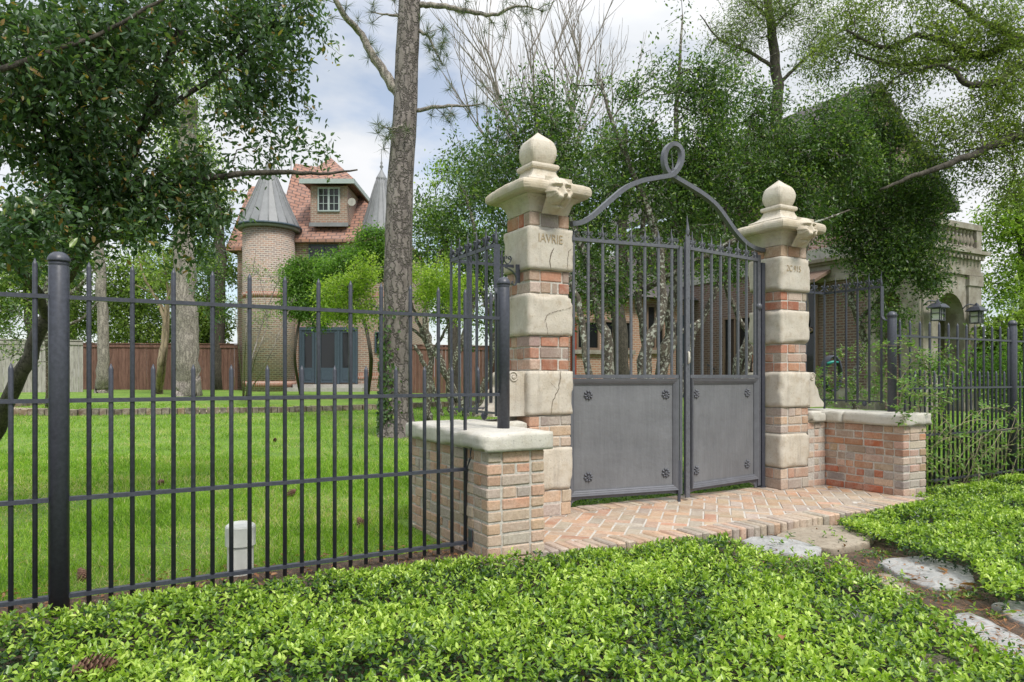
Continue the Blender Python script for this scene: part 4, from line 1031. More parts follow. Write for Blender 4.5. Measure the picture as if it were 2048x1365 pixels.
def turret(cx_, cy_, r, z0, z1, ctop, rb, name='turret', slices=22, finial=False, cut=0):
    mb = MB(); mb.lathe([(r, z0), (r, z1)], (cx_, cy_), 40, smooth=True); tw = T.part('turret_wall', mb, 't_brick')
    dxy = Vector((cx_ - T.org.x, cy_ - T.org.y, 0))                      # mesh origin on the axis: the brick pattern follows the angle
    for v in tw.data.vertices: v.co -= dxy
    tw.location = dxy
    mb = MB(); pr = [(rb * .97, z1 - .10), (rb, z1 - .04), (rb, z1 + .03)]
    for k in range(1, 9):
        t_ = k / 8; pr.append((rb * (1 - t_) ** .96 * (1 - .06 * math.sin(math.pi * t_)) + cut * t_, z1 + .05 + (ctop - z1) * t_))
    mb.lathe(pr, (cx_, cy_), 20, smooth=False); cn = T.part('cone_roof', mb, 'zinc')
    mb = MB()
    for k in range(20):
        a = 2 * math.pi * k / 20
        mb.tube([(cx_ + math.cos(a) * (p[0] + .012), cy_ + math.sin(a) * (p[0] + .012), p[1]) for p in pr[2:]], .018, 5)
    T.part('seam', mb, 'zinc', cn)
    mb = MB(); mb.tube([(cx_ + math.cos(a) * (rb + .02), cy_ + math.sin(a) * (rb + .02), z1 + .02) for a in [2 * math.pi * k / 36 for k in range(37)]], .05, 6); T.part('eave_roll', mb, 'bluepaint', cn)
    if finial:
        mb = MB(); zt = ctop + .05; mb.lathe([(cut + .03, zt - .1), (cut + .05, zt), (cut + .02, zt + .05), (.06, zt + .32), (.03, zt + .42), (.085, zt + .50), (.03, zt + .58), (.05, zt + .66), (.02, zt + .74), (.012, zt + 1.25), (.002, zt + 1.30)], (cx_, cy_), 14); T.part('finial', mb, 'zinc', cn)
c1 = H(538, 0, 28.6); turret(c1[0], 28.6, 50 / FOC * 28.6, gz - .3, H(0, 458, 28.6)[2], H(0, 322, 28.6)[2], 61 / FOC * 28.6)
for zz, q in ((H(0, 594, 27.6)[2], .02), (gz + .20, .02)):
    mb = MB(); r = 50 / FOC * 28.6; mb.lathe([(r + q, zz), (r + q, zz + .22)], (c1[0], 28.6), 40); T.part('brick_band', mb, 'r_brick')
c2 = H(763, 0, 29.8); turret(c2[0], 29.8, 34 / FOC * 29.8, gz, H(0, 470, 29.8)[2], H(0, 360, 29.8)[2], 43 / FOC * 29.8, finial=True, cut=.19)
def disc():
    p = P(704, 405, 28.9); mb = MB(); mb.lathe([(.02, 0), (.12, .02), (.16, .05), (.165, .055)], (0, 0), 12)
    return p, mb
p, mb = disc(); q = MB(); q.add([(v[0] + p[0], p[1] - v[2], p[2] + v[1]) for v in mb.v], mb.f); q.tube([(p[0], p[1], p[2]), (p[0] - .15, p[1] + .1, p[2] - .2)], .015, 5); T.part('satellite_dish', q, 'greystone')

# ------------------------------------------------------------------ timber fences at the back of the lawn
def timber(x0, y0, x1, y1, h, label, mat, gzf):
    T2 = Thing('timber_fence', label, 'fence', (x0, y0, gzf(x0, y0)), 'W', 'timber fences at the back of the lawn')
    L_ = math.hypot(x1 - x0, y1 - y0); n = int(L_ / .145); dx, dy = (x1 - x0) / L_, (y1 - y0) / L_; mb = MB()
    for k in range(n):
        s_ = k * L_ / n; hh = h + random.uniform(-.01, .01); off = random.uniform(0, .008); a = (x0 + dx * s_, y0 + dy * s_ - off); b_ = (x0 + dx * (s_ + L_ / n - .008), y0 + dy * (s_ + L_ / n - .008) - off)
        z0 = gzf(*a) - .05; th = .02; nx, ny = -dy * th, dx * th
        mb.add([(a[0], a[1], z0), (b_[0], b_[1], z0), (b_[0] + nx, b_[1] + ny, z0), (a[0] + nx, a[1] + ny, z0), (a[0], a[1], z0 + hh), (b_[0], b_[1], z0 + hh), (b_[0] + nx, b_[1] + ny, z0 + hh), (a[0] + nx, a[1] + ny, z0 + hh)],
               [(0, 1, 5, 4), (1, 2, 6, 5), (2, 3, 7, 6), (3, 0, 4, 7), (4, 5, 6, 7), (3, 2, 1, 0)])
    T2.part('boards', mb, mat)
    mb = MB(); za, zb_ = gzf(x0, y0) + h - .03, gzf(x1, y1) + h - .03
    mb.bar((x0, y0 - .01, za), (x1, y1 - .01, zb_), .12, .035); T2.part('cap_rail', mb, mat)
    mb = MB(); mb.bar((x0, y0 - .03, za - .11), (x1, y1 - .03, zb_ - .11), .03, .11); T2.part('top_board', mb, mat)
    return T2
FYB = 29.5
timber(P(166, 0, FYB)[0], FYB, P(470, 0, FYB)[0], FYB + .3, 1.98, 'reddish cedar board fence behind the tree trunks, left of the turreted house', 'redwood', terr)
timber(P(-260, 0, 24)[0], 24, P(160, 0, 26)[0], 26.2, 1.95, 'weathered grey board fence at the far left edge of the lawn', 'greywood', terr)
timber(P(800, 0, 27)[0], 27, P(1010, 0, 28)[0], 28, 1.9, 'reddish board fence behind the pine, right of the turreted house', 'redwood', terr)

# ------------------------------------------------------------------ lawn path with brick kerbs
def kerb(pxs, label, w=.22, h=.10):
    pts = [PG(*p) for p in pxs]; sm = catmull(pts, 8); mb = MB(); i = 0; acc = 0
    for a, b_ in zip(sm[:-1], sm[1:]):
        L_ = np.linalg.norm(b_ - a); n = max(1, int(L_ / .13))
        for k in range(n):
            p = a + (b_ - a) * k / n; q = a + (b_ - a) * (k + .88) / n; d = (q - p); d /= np.linalg.norm(d); nn = np.array([-d[1], d[0], 0]) * w / 2
            z0 = -.05; z1 = h + random.uniform(-.012, .012); c = bcol('edge'); f_ = random.uniform(.2, .5); c = tuple(x * f_ for x in c); V = []
            for zz in (z0, z1):
                for s_ in (p - nn, q - nn, q + nn, p + nn): V.append((s_[0], s_[1], s_[2] + zz))
            mb.add(V, [(3, 2, 1, 0), (4, 5, 6, 7), (0, 1, 5, 4), (1, 2, 6, 5), (2, 3, 7, 6), (3, 0, 4, 7)], c)
    o = single('brick_kerb', mb, 'brick', pts[0], label=label, cat='kerb', group='brick kerbs of the lawn path', colored=True)
K1 = [(-260, 845), (0, 832), (160, 831), (400, 828), (600, 824), (760, 819), (900, 813), (1010, 808), (1120, 806)]
K2 = [(-260, 824), (0, 816), (120, 806), (300, 802), (520, 800), (760, 797), (980, 794), (1120, 792)]
kerb(K1, 'near dark brick kerb running across the lawn in front of the path', h=.13); kerb(K2, 'far brick kerb of the lawn path, close to the turreted house', h=.08)
pa = [PG(p[0], p[1]) for p in K1[:5]]; pb = [PG(*p) for p in [(-260, 824), (0, 817), (160, 822), (400, 823.5), (600, 822)]]
V = [(p[0], p[1], p[2] + .03) for p in pa] + [(p[0], p[1], p[2] + .03) for p in pb]; me = bpy.data.meshes.new('path'); set_mesh(me, V, [(i, i + 1, 6 + i, 5 + i) for i in range(4)]); M['paving'] = simple('pinkish_paving', (.40, .31, .24), .9, 0, 30, .25, .2); me.materials.append(M['paving'])
o = bpy.data.objects.new('path', me); COL.objects.link(o); o['kind'] = 'structure'

# ------------------------------------------------------------------ house on the right
WU = 18.8
T = Thing('brick_mansion', 'dark brick mansion with steep slate roof and stone portico half hidden by trees', 'house', (WU, 12, .1), 'G')
mb = MB(); mb.box((WU, 12.75, -.1), (WU + 3, 22, 4.6)); mb.box((WU + .02, 14.9, 4.6), (26.5, 24, 7.3)); T.part('wall', mb, 'g_brick')
mb = MB(); mb.box((WU - .06, 12.6, 4.55), (WU + 3.1, 22.1, 5.05)); T.part('stone_band', mb, 'greystone')
mb = MB(); mb.box((WU - .04, 12.7, .0), (WU, 22, .75)); T.part('stone_plinth', mb, 'palestone')
mb = MB(); ap_ = (22.3, 10.9); V = [(18.2, 14.6, 7.2), (27.0, 14.6, 7.2), (ap_[0], 14.6, ap_[1]), (18.2, 25, 7.2), (27, 25, 7.2), (ap_[0], 25, ap_[1])]
V += [(v[0], v[1], v[2] + .22) for v in V]
mb.add(V, [(0, 3, 5, 2), (1, 2, 5, 4), (6, 8, 11, 9), (7, 10, 11, 8), (0, 2, 8, 6), (2, 1, 7, 8), (3, 9, 11, 5), (5, 11, 10, 4), (0, 6, 9, 3), (1, 4, 10, 7)]); roofpart(T, 'roof', mb, 'slate')
mb = MB(); mb.add([(18.6, 14.88, 7.3), (26.6, 14.88, 7.3), (ap_[0], 14.88, 10.7), (18.6, 15.1, 7.3), (26.6, 15.1, 7.3), (ap_[0], 15.1, 10.7)], [(0, 1, 2), (5, 4, 3), (0, 3, 4, 1), (1, 4, 5, 2), (2, 5, 3, 0)]); T.part('gable', mb, 'g_brick')
def gwin(T, u, v0, v1, z0, z1, mat='brownpaint', nm=2, name='window', sill=True, lead=False):
    mb = MB(); w_ = .07; d_ = .10
    for a, b_, c, e in ((v0, v0 + w_, z0, z1), (v1 - w_, v1, z0, z1), (v0 + w_, v1 - w_, z0, z0 + w_), (v0 + w_, v1 - w_, z1 - w_, z1)): mb.box((u - d_, a, c), (u - .003, b_, e))
    for k in range(1, nm): vv = v0 + (v1 - v0) * k / nm; mb.box((u - d_ + .01, vv - .035, z0 + w_), (u - .004, vv + .035, z1 - w_))
    f = T.part(name, mb, mat); g_ = MB(); g_.box((u - .05, v0 + w_ * .5, z0 + w_ * .5), (u - .008, v1 - w_ * .5, z1 - w_ * .5)); T.part('pane', g_, 'glass', f)
    return f
gwin(T, WU, 14.35, 15.6, .85, 3.95, nm=2); gwin(T, WU, 16.6, 18.2, 1.0, 3.2, nm=3)
# carved timber arch on the window, little tiled hood above it
mb = MB(); mb.tube([(WU - .12, 14.97 + .28 * math.cos(a), 2.85 + .34 * math.sin(a)) for a in [k * .35 for k in range(19)]], .035, 6); mb.tube([(WU - .12, 14.97 + .5 * math.cos(a), 2.55 + .1 * math.sin(a)) for a in [k * .35 for k in range(19)]], .03, 6); T.part('timber_tracery', mb, 'brownpaint')
mb = MB(); mb.add([(WU - .75, 13.9, 4.02), (WU - .75, 16.0, 4.02), (WU, 16.0, 4.38), (WU, 13.9, 4.38), (WU - .75, 13.9, 3.93), (WU - .75, 16.0, 3.93), (WU, 16.0, 4.28), (WU, 13.9, 4.28)], [(0, 1, 2, 3), (7, 6, 5, 4), (0, 4, 5, 1), (1, 5, 6, 2), (3, 2, 6, 7), (0, 3, 7, 4)]); T.part('window_hood', mb, 'brownpaint')
# wing seen through the gate
WV = 20.0
mb = MB(); mb.box((13.0, WV, -.1), (WU - .01, WV + 5, 4.0)); T.part('wing_wall', mb, 'o_brick')
mb = MB(); mb.add([(12.6, WV - .5, 3.95), (WU, WV - .5, 3.95), (WU, WV + 5.5, 3.95), (12.6, WV + 5.5, 3.95), (14.5, WV + 2.5, 5.9), (WU, WV + 2.5, 5.9)], [(0, 1, 5, 4), (2, 3, 4, 5), (3, 0, 4), (1, 2, 5), (3, 2, 1, 0)]); roofpart(T, 'wing_roof', mb, 'slate')
def vu(px, v=WV): k = (px - CX) / FOC; Y = v / (CT - ST * k); return CT * k * Y + ST * Y, Y
def wwin(px0, px1, py0, py1, mat='brownpaint', nm=2, name='window'):
    u0, Y0 = vu(px0); u1, Y1 = vu(px1); z1 = EYE - (py0 - CYH) / FOC * Y0; z0 = EYE - (py1 - CYH) / FOC * Y0
    mb = MB(); w_ = .08
    for a, b_, c, e in ((u0, u0 + w_, z0, z1), (u1 - w_, u1, z0, z1), (u0 + w_, u1 - w_, z0, z0 + w_), (u0 + w_, u1 - w_, z1 - w_, z1)): mb.box((a, WV - .10, c), (b_, WV - .003, e))
    for k in range(1, nm): uu = u0 + (u1 - u0) * k / nm; mb.box((uu - .04, WV - .09, z0 + w_), (uu + .04, WV - .004, z1 - w_))
    f = T.part(name, mb, mat); g_ = MB(); g_.box((u0 + w_ * .5, WV - .05, z0 + w_ * .5), (u1 - w_ * .5, WV - .008, z1 - w_ * .5)); T.part('pane', g_, 'glass', f)
    mb = MB(); mb.box((u0 - .1, WV - .14, z0 - .14), (u1 + .1, WV - .005, z0 - .001)); T.part('sill', mb, 'palestone', f)
wwin(1150, 1196, 640, 700); wwin(1205, 1262, 640, 700, nm=3); wwin(1418, 1500, 600, 690, nm=4); wwin(1290, 1325, 610, 700)
mb = MB()
for px0, px1 in ((1141, 1150),): u0, _ = vu(px0); u1, Y1 = vu(px1); mb.box((u0, WV - .09, .9), (u1, WV - .004, 2.9))
M['redpaint'] = simple('red_shutter_paint', (.30, .05, .02), .6, 0, 10, .2, 0); T.part('shutter', mb, 'redpaint')
u0, _ = vu(1352); u1, Yd = vu(1383); zt_ = EYE - (632 - CYH) / FOC * Yd; r_ = (u1 - u0) / 2; um = (u0 + u1) / 2; zs = zt_ - r_
mb = MB(); mb.prism([(u0, .25), (u1, .25)] + [(um + r_ * math.cos(a), zs + r_ * math.sin(a)) for a in [k * math.pi / 14 for k in range(15)]], WV - .08, WV - .004, axis='y'); f = T.part('arched_door', mb, 'bluepaint')
mb = MB(); mb.tube([(um, WV - .079, zs - .15), (um, WV - .095, zs - .15)], .16, 16); T.part('round_light', mb, 'glass', f)
mb = MB(); mb.bar((um - .1, WV - 1.3, 1.55), (um + 1.4, WV - 1.3, .85), .03, .04)
for k in range(9): mb.bar((um - .05 + k * .17, WV - 1.3, .2), (um - .05 + k * .17, WV - 1.3, 1.52 - k * .078), .016, .016, (1, 0, 0))
T.part('stair_rail', mb, 'iron')
# portico
PV = 11.2; PU0, PU1 = 18.8, 21.75; pz = .1
def arch_wall(poly_out, arch, y0, y1, mat, name, axis):
    """wall with an arched opening: polygon strips left, right and voussoir fill above."""
    (a0, a1, z0, z1), (b0, b1, zsp) = poly_out, arch; mb = MB(); bm_ = (b0 + b1) / 2; r = (b1 - b0) / 2
    def bx(p, q, zz0, zz1):
        if axis == 'y': mb.box((p, y0, zz0), (q, y1, zz1))
        else: mb.box((y0, p, zz0), (y1, q, zz1))
    bx(a0, b0, z0, z1); bx(b1, a1, z0, z1); n = 14
    for k in range(n):
        t0_, t1_ = math.pi * k / n, math.pi * (k + 1) / n
        p0, p1 = bm_ - r * math.cos(t0_), bm_ - r * math.cos(t1_); q0, q1 = zsp + r * math.sin(t0_), zsp + r * math.sin(t1_)
        pl = [(p0, q0), (p1, q1), (p1, z1), (p0, z1)]
        mb.prism(pl, y0, y1, axis='y' if axis == 'y' else 'x')
    return T.part(name, mb, mat)
arch_wall((PU0, PU1, pz, 4.0), (19.55, 20.95, 2.75), PV, PV + .55, 'palestone', 'portico_wall', 'y')
arch_wall((PV + .56, 12.75, pz, 4.0), (11.75, 12.5, 3.15), PU0, PU0 + .5, 'palestone', 'portico_wall', 'x')
mb = MB(); mb.box((PU1 - .5, PV + .56, pz), (PU1, 14.9, 4.0)); mb.box((PU0 + .51, 14.4, pz), (PU1 - .51, 14.7, 4.0)); T.part('portico_back', mb, 'palestone')
for z0, z1, e in ((4.0, 4.12, .06), (4.12, 4.52, .02), (4.52, 4.60, .10), (4.60, 4.70, .20)):
    mb = MB(); mb.box((PU0 - e, PV - e, z0 + .001), (PU1 + e, 14.85, z1)); T.part('entablature', mb, 'palestone')
for u_ in (PU0 + .05, 19.22, 21.05, PU1 - .38):
    mb = MB(); mb.box((u_, PV - .07, pz), (u_ + .33, PV - .002, 3.7)); mb.box((u_ - .04, PV - .11, 3.7), (u_ + .37, PV - .003, 3.98)); T.part('pilaster', mb, 'palestone')
bz = 4.70
bl_t = T.part('balustrade_rail', MB().box((PU0 - .05, PV - .05, bz + .62), (PU1 + .05, PV + .25, bz + .78)), 'palestone')
mb = MB(); mb.box((PU0 - .05, PV - .04, bz + .001), (PU1 + .04, PV + .24, bz + .10)); T.part('balustrade_base', mb, 'palestone')
for u_ in (PU0 - .03, PU1 - .22): T.part('balustrade_pier', MB().box((u_, PV - .03, bz + .10), (u_ + .26, PV + .23, bz + .62)), 'palestone')
bal = MB(); bal.lathe([(.07, 0), (.07, .04), (.045, .06), (.05, .10), (.085, .18), (.08, .25), (.05, .34), (.04, .40), (.055, .43), (.07, .47), (.07, .52)], (0, 0), 10); bme = link_mb('baluster', bal, 'palestone'); bmesh_ = bme.data; bpy.data.objects.remove(bme)
for k in range(13):
    q = bpy.data.objects.new('baluster', bmesh_); COL.objects.link(q); q.parent = T.o; q.location = (PU0 + .38 + k * .19 - T.org.x, PV + .1 - T.org.y, bz + .10 - T.org.z)
mb = MB()
for k in range(16): mb.box((PU0 + k * .185, PV - .17, 4.44), (PU0 + .09 + k * .185, PV - .021, 4.52))
T.part('dentils', mb, 'palestone')
# lanterns
def lantern(px, py, v, label):
    u_, Y = vu(px, v); z = EYE - (py - CYH) / FOC * Y; T3 = Thing('wall_lantern', label, 'lantern', (u_, v, z), 'G', 'lanterns on the portico')
    s_ = .115; mb = MB()
    for a in (-1, 1):
        for b_ in (-1, 1): mb.box((u_ + a * s_ - .012, v - .0 + b_ * s_ - .012, z - .19), (u_ + a * s_ + .012, v + b_ * s_ + .012, z + .14))
    for zz in (-.19, .0, .13): mb.box((u_ - s_ - .014, v - s_ - .014, z + zz), (u_ + s_ + .014, v + s_ + .014, z + zz + .02))
    for a in (-.04, .04):mb.box((u_ + a - .006, v - s_ - .013, z - .17), (u_ + a + .006, v - s_ + .01, z + .13))
    T3.part('frame', mb, 'iron')
    mb = MB(); mb.square([(.20, z + .15), (.20, z + .17), (.13, z + .26), (.05, z + .31), (.03, z + .36), (.001, z + .40)], (u_, v), 4, 0); T3.part('cap', mb, 'iron')
    mb = MB(); mb.box((u_ - s_ + .014, v - s_ + .014, z - .165), (u_ + s_ - .014, v + s_ - .014, z + .125)); T3.part('glass', mb, 'lampglass')
    mb = MB(); mb.tube(catmull([(u_ - .1, v + .02, z + .33), (u_ - .25, v + .1, z + .34), (u_ - .33, v + .2, z + .22)], 5), .018, 6); T3.part('bracket', mb, 'iron')
lantern(1876, 628, PV - .35, 'square wall lantern left of the portico arch'); lantern(1953, 634, PV - .35, 'square wall lantern at the right corner of the portico')

# ------------------------------------------------------------------ white pipe, stones, cones, small litter
def pipe():
    p = lf(s_at(481) , 0, .55); k = (481 - CX) / FOC; Y = 4.02; x = k * Y; h = EYE - (1050 - CYH) / FOC * Y
    T4 = Thing('cleanout_pipe', 'short white plastic pipe with cap standing in the grass behind the railing', 'pipe', (x, Y, -.05), 'W'); r = .072
    mb = MB(); mb.lathe([(r, -.08), (r, h - .10)], (x, Y), 44, smooth=False); T4.part('pipe', mb, M['pvc'])
    mb = MB(); mb.lathe([(r + .002, h - .115), (r + .011, h - .113), (r + .011, h - .010), (r + .006, h + .000), (r * .8, h + .013), (r * .3, h + .019), (.002, h + .020)], (x, Y), 44, smooth=False); T4.part('cap', mb, M['pvc'])
M['pvc'] = simple('white_plastic', (.60, .61, .57), .45, 0, 12, .08, .03, .002)
pipe()
def flag_mat(name, lo, hi):
    m, t, b = newmat(name); a = tnoise(t, 7, 7, .65, stretch=(1, 2.2, 1)); f = tnoise(t, 45, 6, .7)
    c = ramp(t, a, [(.32, lo), (.68, hi)]); c = mixc(t, ramp(t, f, [(.36, (.6, .6, .6)), (.5, (0, 0, 0))]), c, tuple(x * .5 for x in lo))
    t.links.new(c, b.inputs['Base Color']); b.inputs['Roughness'].default_value = .85; bump(t, b, mixc(t, .4, a, f), .7, .015); return m
M['flag_grey'] = flag_mat('grey_flagstone', (.25, .25, .24), (.41, .41, .395)); M['flag_tan'] = flag_mat('tan_flagstone', (.25, .205, .15), (.36, .31, .24))
def c6(x, y): return (1500 + x / 2.184, 740 + y / 2.184)
def stone(pts, z, label, mat, th=.075, crop=True, seed=1):
    w_ = [PZ(*(c6(*p) if crop else p), z) for p in pts]; cx_ = sum(p[0] for p in w_) / len(w_); cy_ = sum(p[1] for p in w_) / len(w_)
    pr = [(p[0], p[1]) for p in w_]; pr = pr + [pr[0]]; sm = []
    for a, b_ in zip(pr[:-1], pr[1:]):
        for k in range(7): t_ = k / 7; sm.append((a[0] + (b_[0] - a[0]) * t_, a[1] + (b_[1] - a[1]) * t_))
    n = len(sm); sm = [tuple((np.array(sm[i - 1]) + 2 * np.array(sm[i]) + np.array(sm[(i + 1) % n])) / 4) for i in range(n)]
    V = []; rings = [(1.0, -th), (1.005, -.03), (1.0, -.012), (.985, -.002), (.93, .003), (.7, .004), (.45, .006), (.2, .004)]
    for s_, dz in rings:
        for i, (x, y) in enumerate(sm):
            q = .012 * mnoise.noise(Vector((x * 14 + seed, y * 14, dz * 30))); px_, py_ = cx_ + (x - cx_) * s_, cy_ + (y - cy_) * s_
            l_ = math.hypot(px_ - cx_, py_ - cy_) + 1e-6; zz = z + dz + (.006 * mnoise.noise(Vector((px_ * 7, py_ * 7, seed))) if s_ < .99 else 0)
            V.append((px_ + (px_ - cx_) / l_ * q, py_ + (py_ - cy_) / l_ * q, zz))
    V.append((cx_, cy_, z + .004)); F = []
    for r in range(len(rings) - 1):
        for i in range(n): F.append((r * n + i, r * n + (i + 1) % n, (r + 1) * n + (i + 1) % n, (r + 1) * n + i))
    F += [((len(rings) - 1) * n + i, (len(rings) - 1) * n + (i + 1) % n, len(V) - 1) for i in range(n)]
    mb = MB(); mb.add(V, F, None, True)
    single('stepping_stone', mb, mat, (cx_, cy_, z - th), label=label, cat='stepping stone', group='flagstones set in the ground cover')
stone([(110, 722), (190, 682), (300, 676), (430, 680), (500, 700), (545, 722), (520, 752), (370, 778), (290, 770), (200, 742)], -.055, 'tan flagstone touching the brick edging of the landing', 'flag_tan', seed=1)
stone([(-40, 745), (0, 728), (90, 722), (200, 742), (315, 775), (300, 800), (220, 812), (120, 800), (20, 785)], -.06, 'pale grey flagstone beside the tan one, half under the leaves', 'flag_grey', seed=2)
stone([(556, 840), (600, 822), (760, 812), (850, 830), (960, 868), (985, 915), (960, 940), (820, 950), (740, 932), (620, 880)], -.075, 'large rounded pale flagstone in the middle of the stepping path', 'flag_grey', seed=3)
stone([(868, 1078), (905, 1062), (960, 1058), (1030, 1088), (1120, 1135), (1260, 1210), (1280, 1290), (1180, 1280), (1080, 1235), (985, 1180), (890, 1120)], -.075, 'long pale grey flagstone at the lower right edge', 'flag_grey', seed=4)
stone([(1050, 1020), (1110, 1004), (1260, 1020), (1300, 1090), (1220, 1120), (1120, 1075)], -.08, 'pale flagstone cut off by the right edge of the picture', 'flag_grey', seed=5)
stone([(370, 1020), (430, 1010), (500, 1030), (575, 1085), (560, 1110), (480, 1100), (400, 1050)], -.075, 'small grey flagstone sunk between the ground cover leaves', 'flag_grey', seed=6)
stone([(540, 890), (600, 885), (720, 960), (700, 985), (640, 970), (570, 930)], -.085, 'narrow tan flagstone beside the large rounded one', 'flag_tan', seed=7)
stone([(660, 1200), (720, 1190), (900, 1270), (960, 1320), (900, 1370), (760, 1290), (680, 1240)], -.08, 'tan flagstone nearly overgrown at the bottom of the picture', 'flag_tan', seed=8)
M['cone'] = simple('pine_cone_scale', (.16, .085, .055), .8, 0, 60, .35, .2)
def cone_mesh(L_=.10, r=.034):
    mb = MB()
    for k in range(90):
        t_ = k / 90; a = k * 2.39996; rr = r * math.sin(math.pi * (.12 + .86 * t_)) ** .7; x = (t_ - .5) * L_
        d = Vector((0, math.cos(a), math.sin(a))); s_ = Vector((0, -math.sin(a), math.cos(a))); p = Vector((x, 0, 0)) + d * rr * .35; q = p + d * rr * .75 + Vector((.012, 0, 0)); w_ = .0085
        mb.add([p - s_ * w_ * .6, p + s_ * w_ * .6, q + s_ * w_, q - s_ * w_, q + Vector((.006, 0, 0)) + d * .004], [(0, 1, 2, 3), (3, 2, 4)])
    mb.tube([(-L_ * .5, 0, 0), (L_ * .4, 0, 0)], [r * .45, r * .2], 8); return mb
cm_ = link_mb('pine_cone', cone_mesh(), 'cone'); cdat = cm_.data; bpy.data.objects.remove(cm_)
for i, (px, py, z, sc, label) in enumerate(((185, 1335, .03, 1.25, 'large pine cone among the leaves at the bottom left'), (1945, 1310, -.03, 1.15, 'pine cone beside the long flagstone at bottom right'),
        (322, 965, None, .8, 'small pine cone on the lawn, farthest to the left'), (583, 986, None, .9, 'pine cone on the lawn behind the middle pickets'), (550, 880, None, .7, 'small distant pine cone on the lawn near the pine'),
        (722, 1046, None, .9, 'pine cone on the lawn close to the left low wall'), (165, 1150, None, .8, 'brown pine cone in the grass beside the thick left post'))):
    p = PZ(px, py, z) if z is not None else PG(px, py, .03)
    o = bpy.data.objects.new('pine_cone', cdat); COL.objects.link(o); o.location = p; o.scale = (sc,) * 3; o.rotation_euler = (.3, .2 * i, 1.1 * i + .4); meta(o, label, 'pine cone', 'fallen pine cones')
# garden hose hung behind the right grille and a dark bin
T = Thing('hose_reel', 'green hose nozzle and coiled dark hose hanging behind the right grille', 'garden hose', P(1668, 790, 9.0)); mb = MB(); c = P(1668, 745, 9.0)
for k in range(5): mb.tube([(c[0] + .10 * math.cos(a) * (1 + .05 * k), c[1] + .03 * k, c[2] + .23 * math.sin(a) - .02) for a in [j * .4 for j in range(17)]], .014, 6)
T.part('hose', mb, 'iron'); M['nozzle'] = simple('green_plastic', (.02, .25, .20), .4, 0, 10, .1, 0); mb = MB(); p = P(1655, 728, 8.95); mb.tube([p, (p[0] + .07, p[1], p[2] + .025), (p[0] + .14, p[1], p[2] + .02)], [.022, .018, .010], 8); T.part('nozzle', mb, 'nozzle')

# ------------------------------------------------------------------ helper: even-odd polygon test in world xy
def inpoly(P_, poly):
    x, y = P_[:, 0], P_[:, 1]; r = np.zeros(len(P_), bool); n = len(poly)
    for i in range(n):
        x1, y1 = poly[i][:2]; x2, y2 = poly[(i + 1) % n][:2]
        c = ((y1 > y) != (y2 > y)) & (x < (x2 - x1) * (y - y1) / (y2 - y1 + 1e-12) + x1); r ^= c
    return r
def cz(x, y):                                                            # px position of world points (for density choice only)
    return CX + FOC * x / y

# ------------------------------------------------------------------ ground cover
bare = [PZ(*c6(*p), -.02) for p in ((250, 640), (375, 650), (420, 690), (545, 728), (700, 800), (880, 850), (985, 895), (1030, 990), (1100, 1010), (1300, 1020), (1500, 1100),
        (1500, 1500), (1240, 1330), (1080, 1225), (980, 1185), (880, 1105), (830, 1115), (700, 1020), (560, 945), (420, 880), (220, 862), (60, 840), (-100, 800), (-100, 700))]
bare2 = [PZ(*c6(*p), 0.0) for p in ((690, 1215), (770, 1200), (950, 1290), (930, 1330), (780, 1280))]
bare3 = [PZ(*c6(*p), 0.03) for p in ((395, 1020), (470, 1010), (560, 1070), (540, 1090), (470, 1075))]
def cover_height(x, y):
    n = np.array([mnoise.noise(Vector((a * 1.3, b_ * 1.3, 4))) + .6 * mnoise.noise(Vector((a * 3.4, b_ * 3.4, 9))) for a, b_ in zip(x, y)])
    return .105 + .055 * n
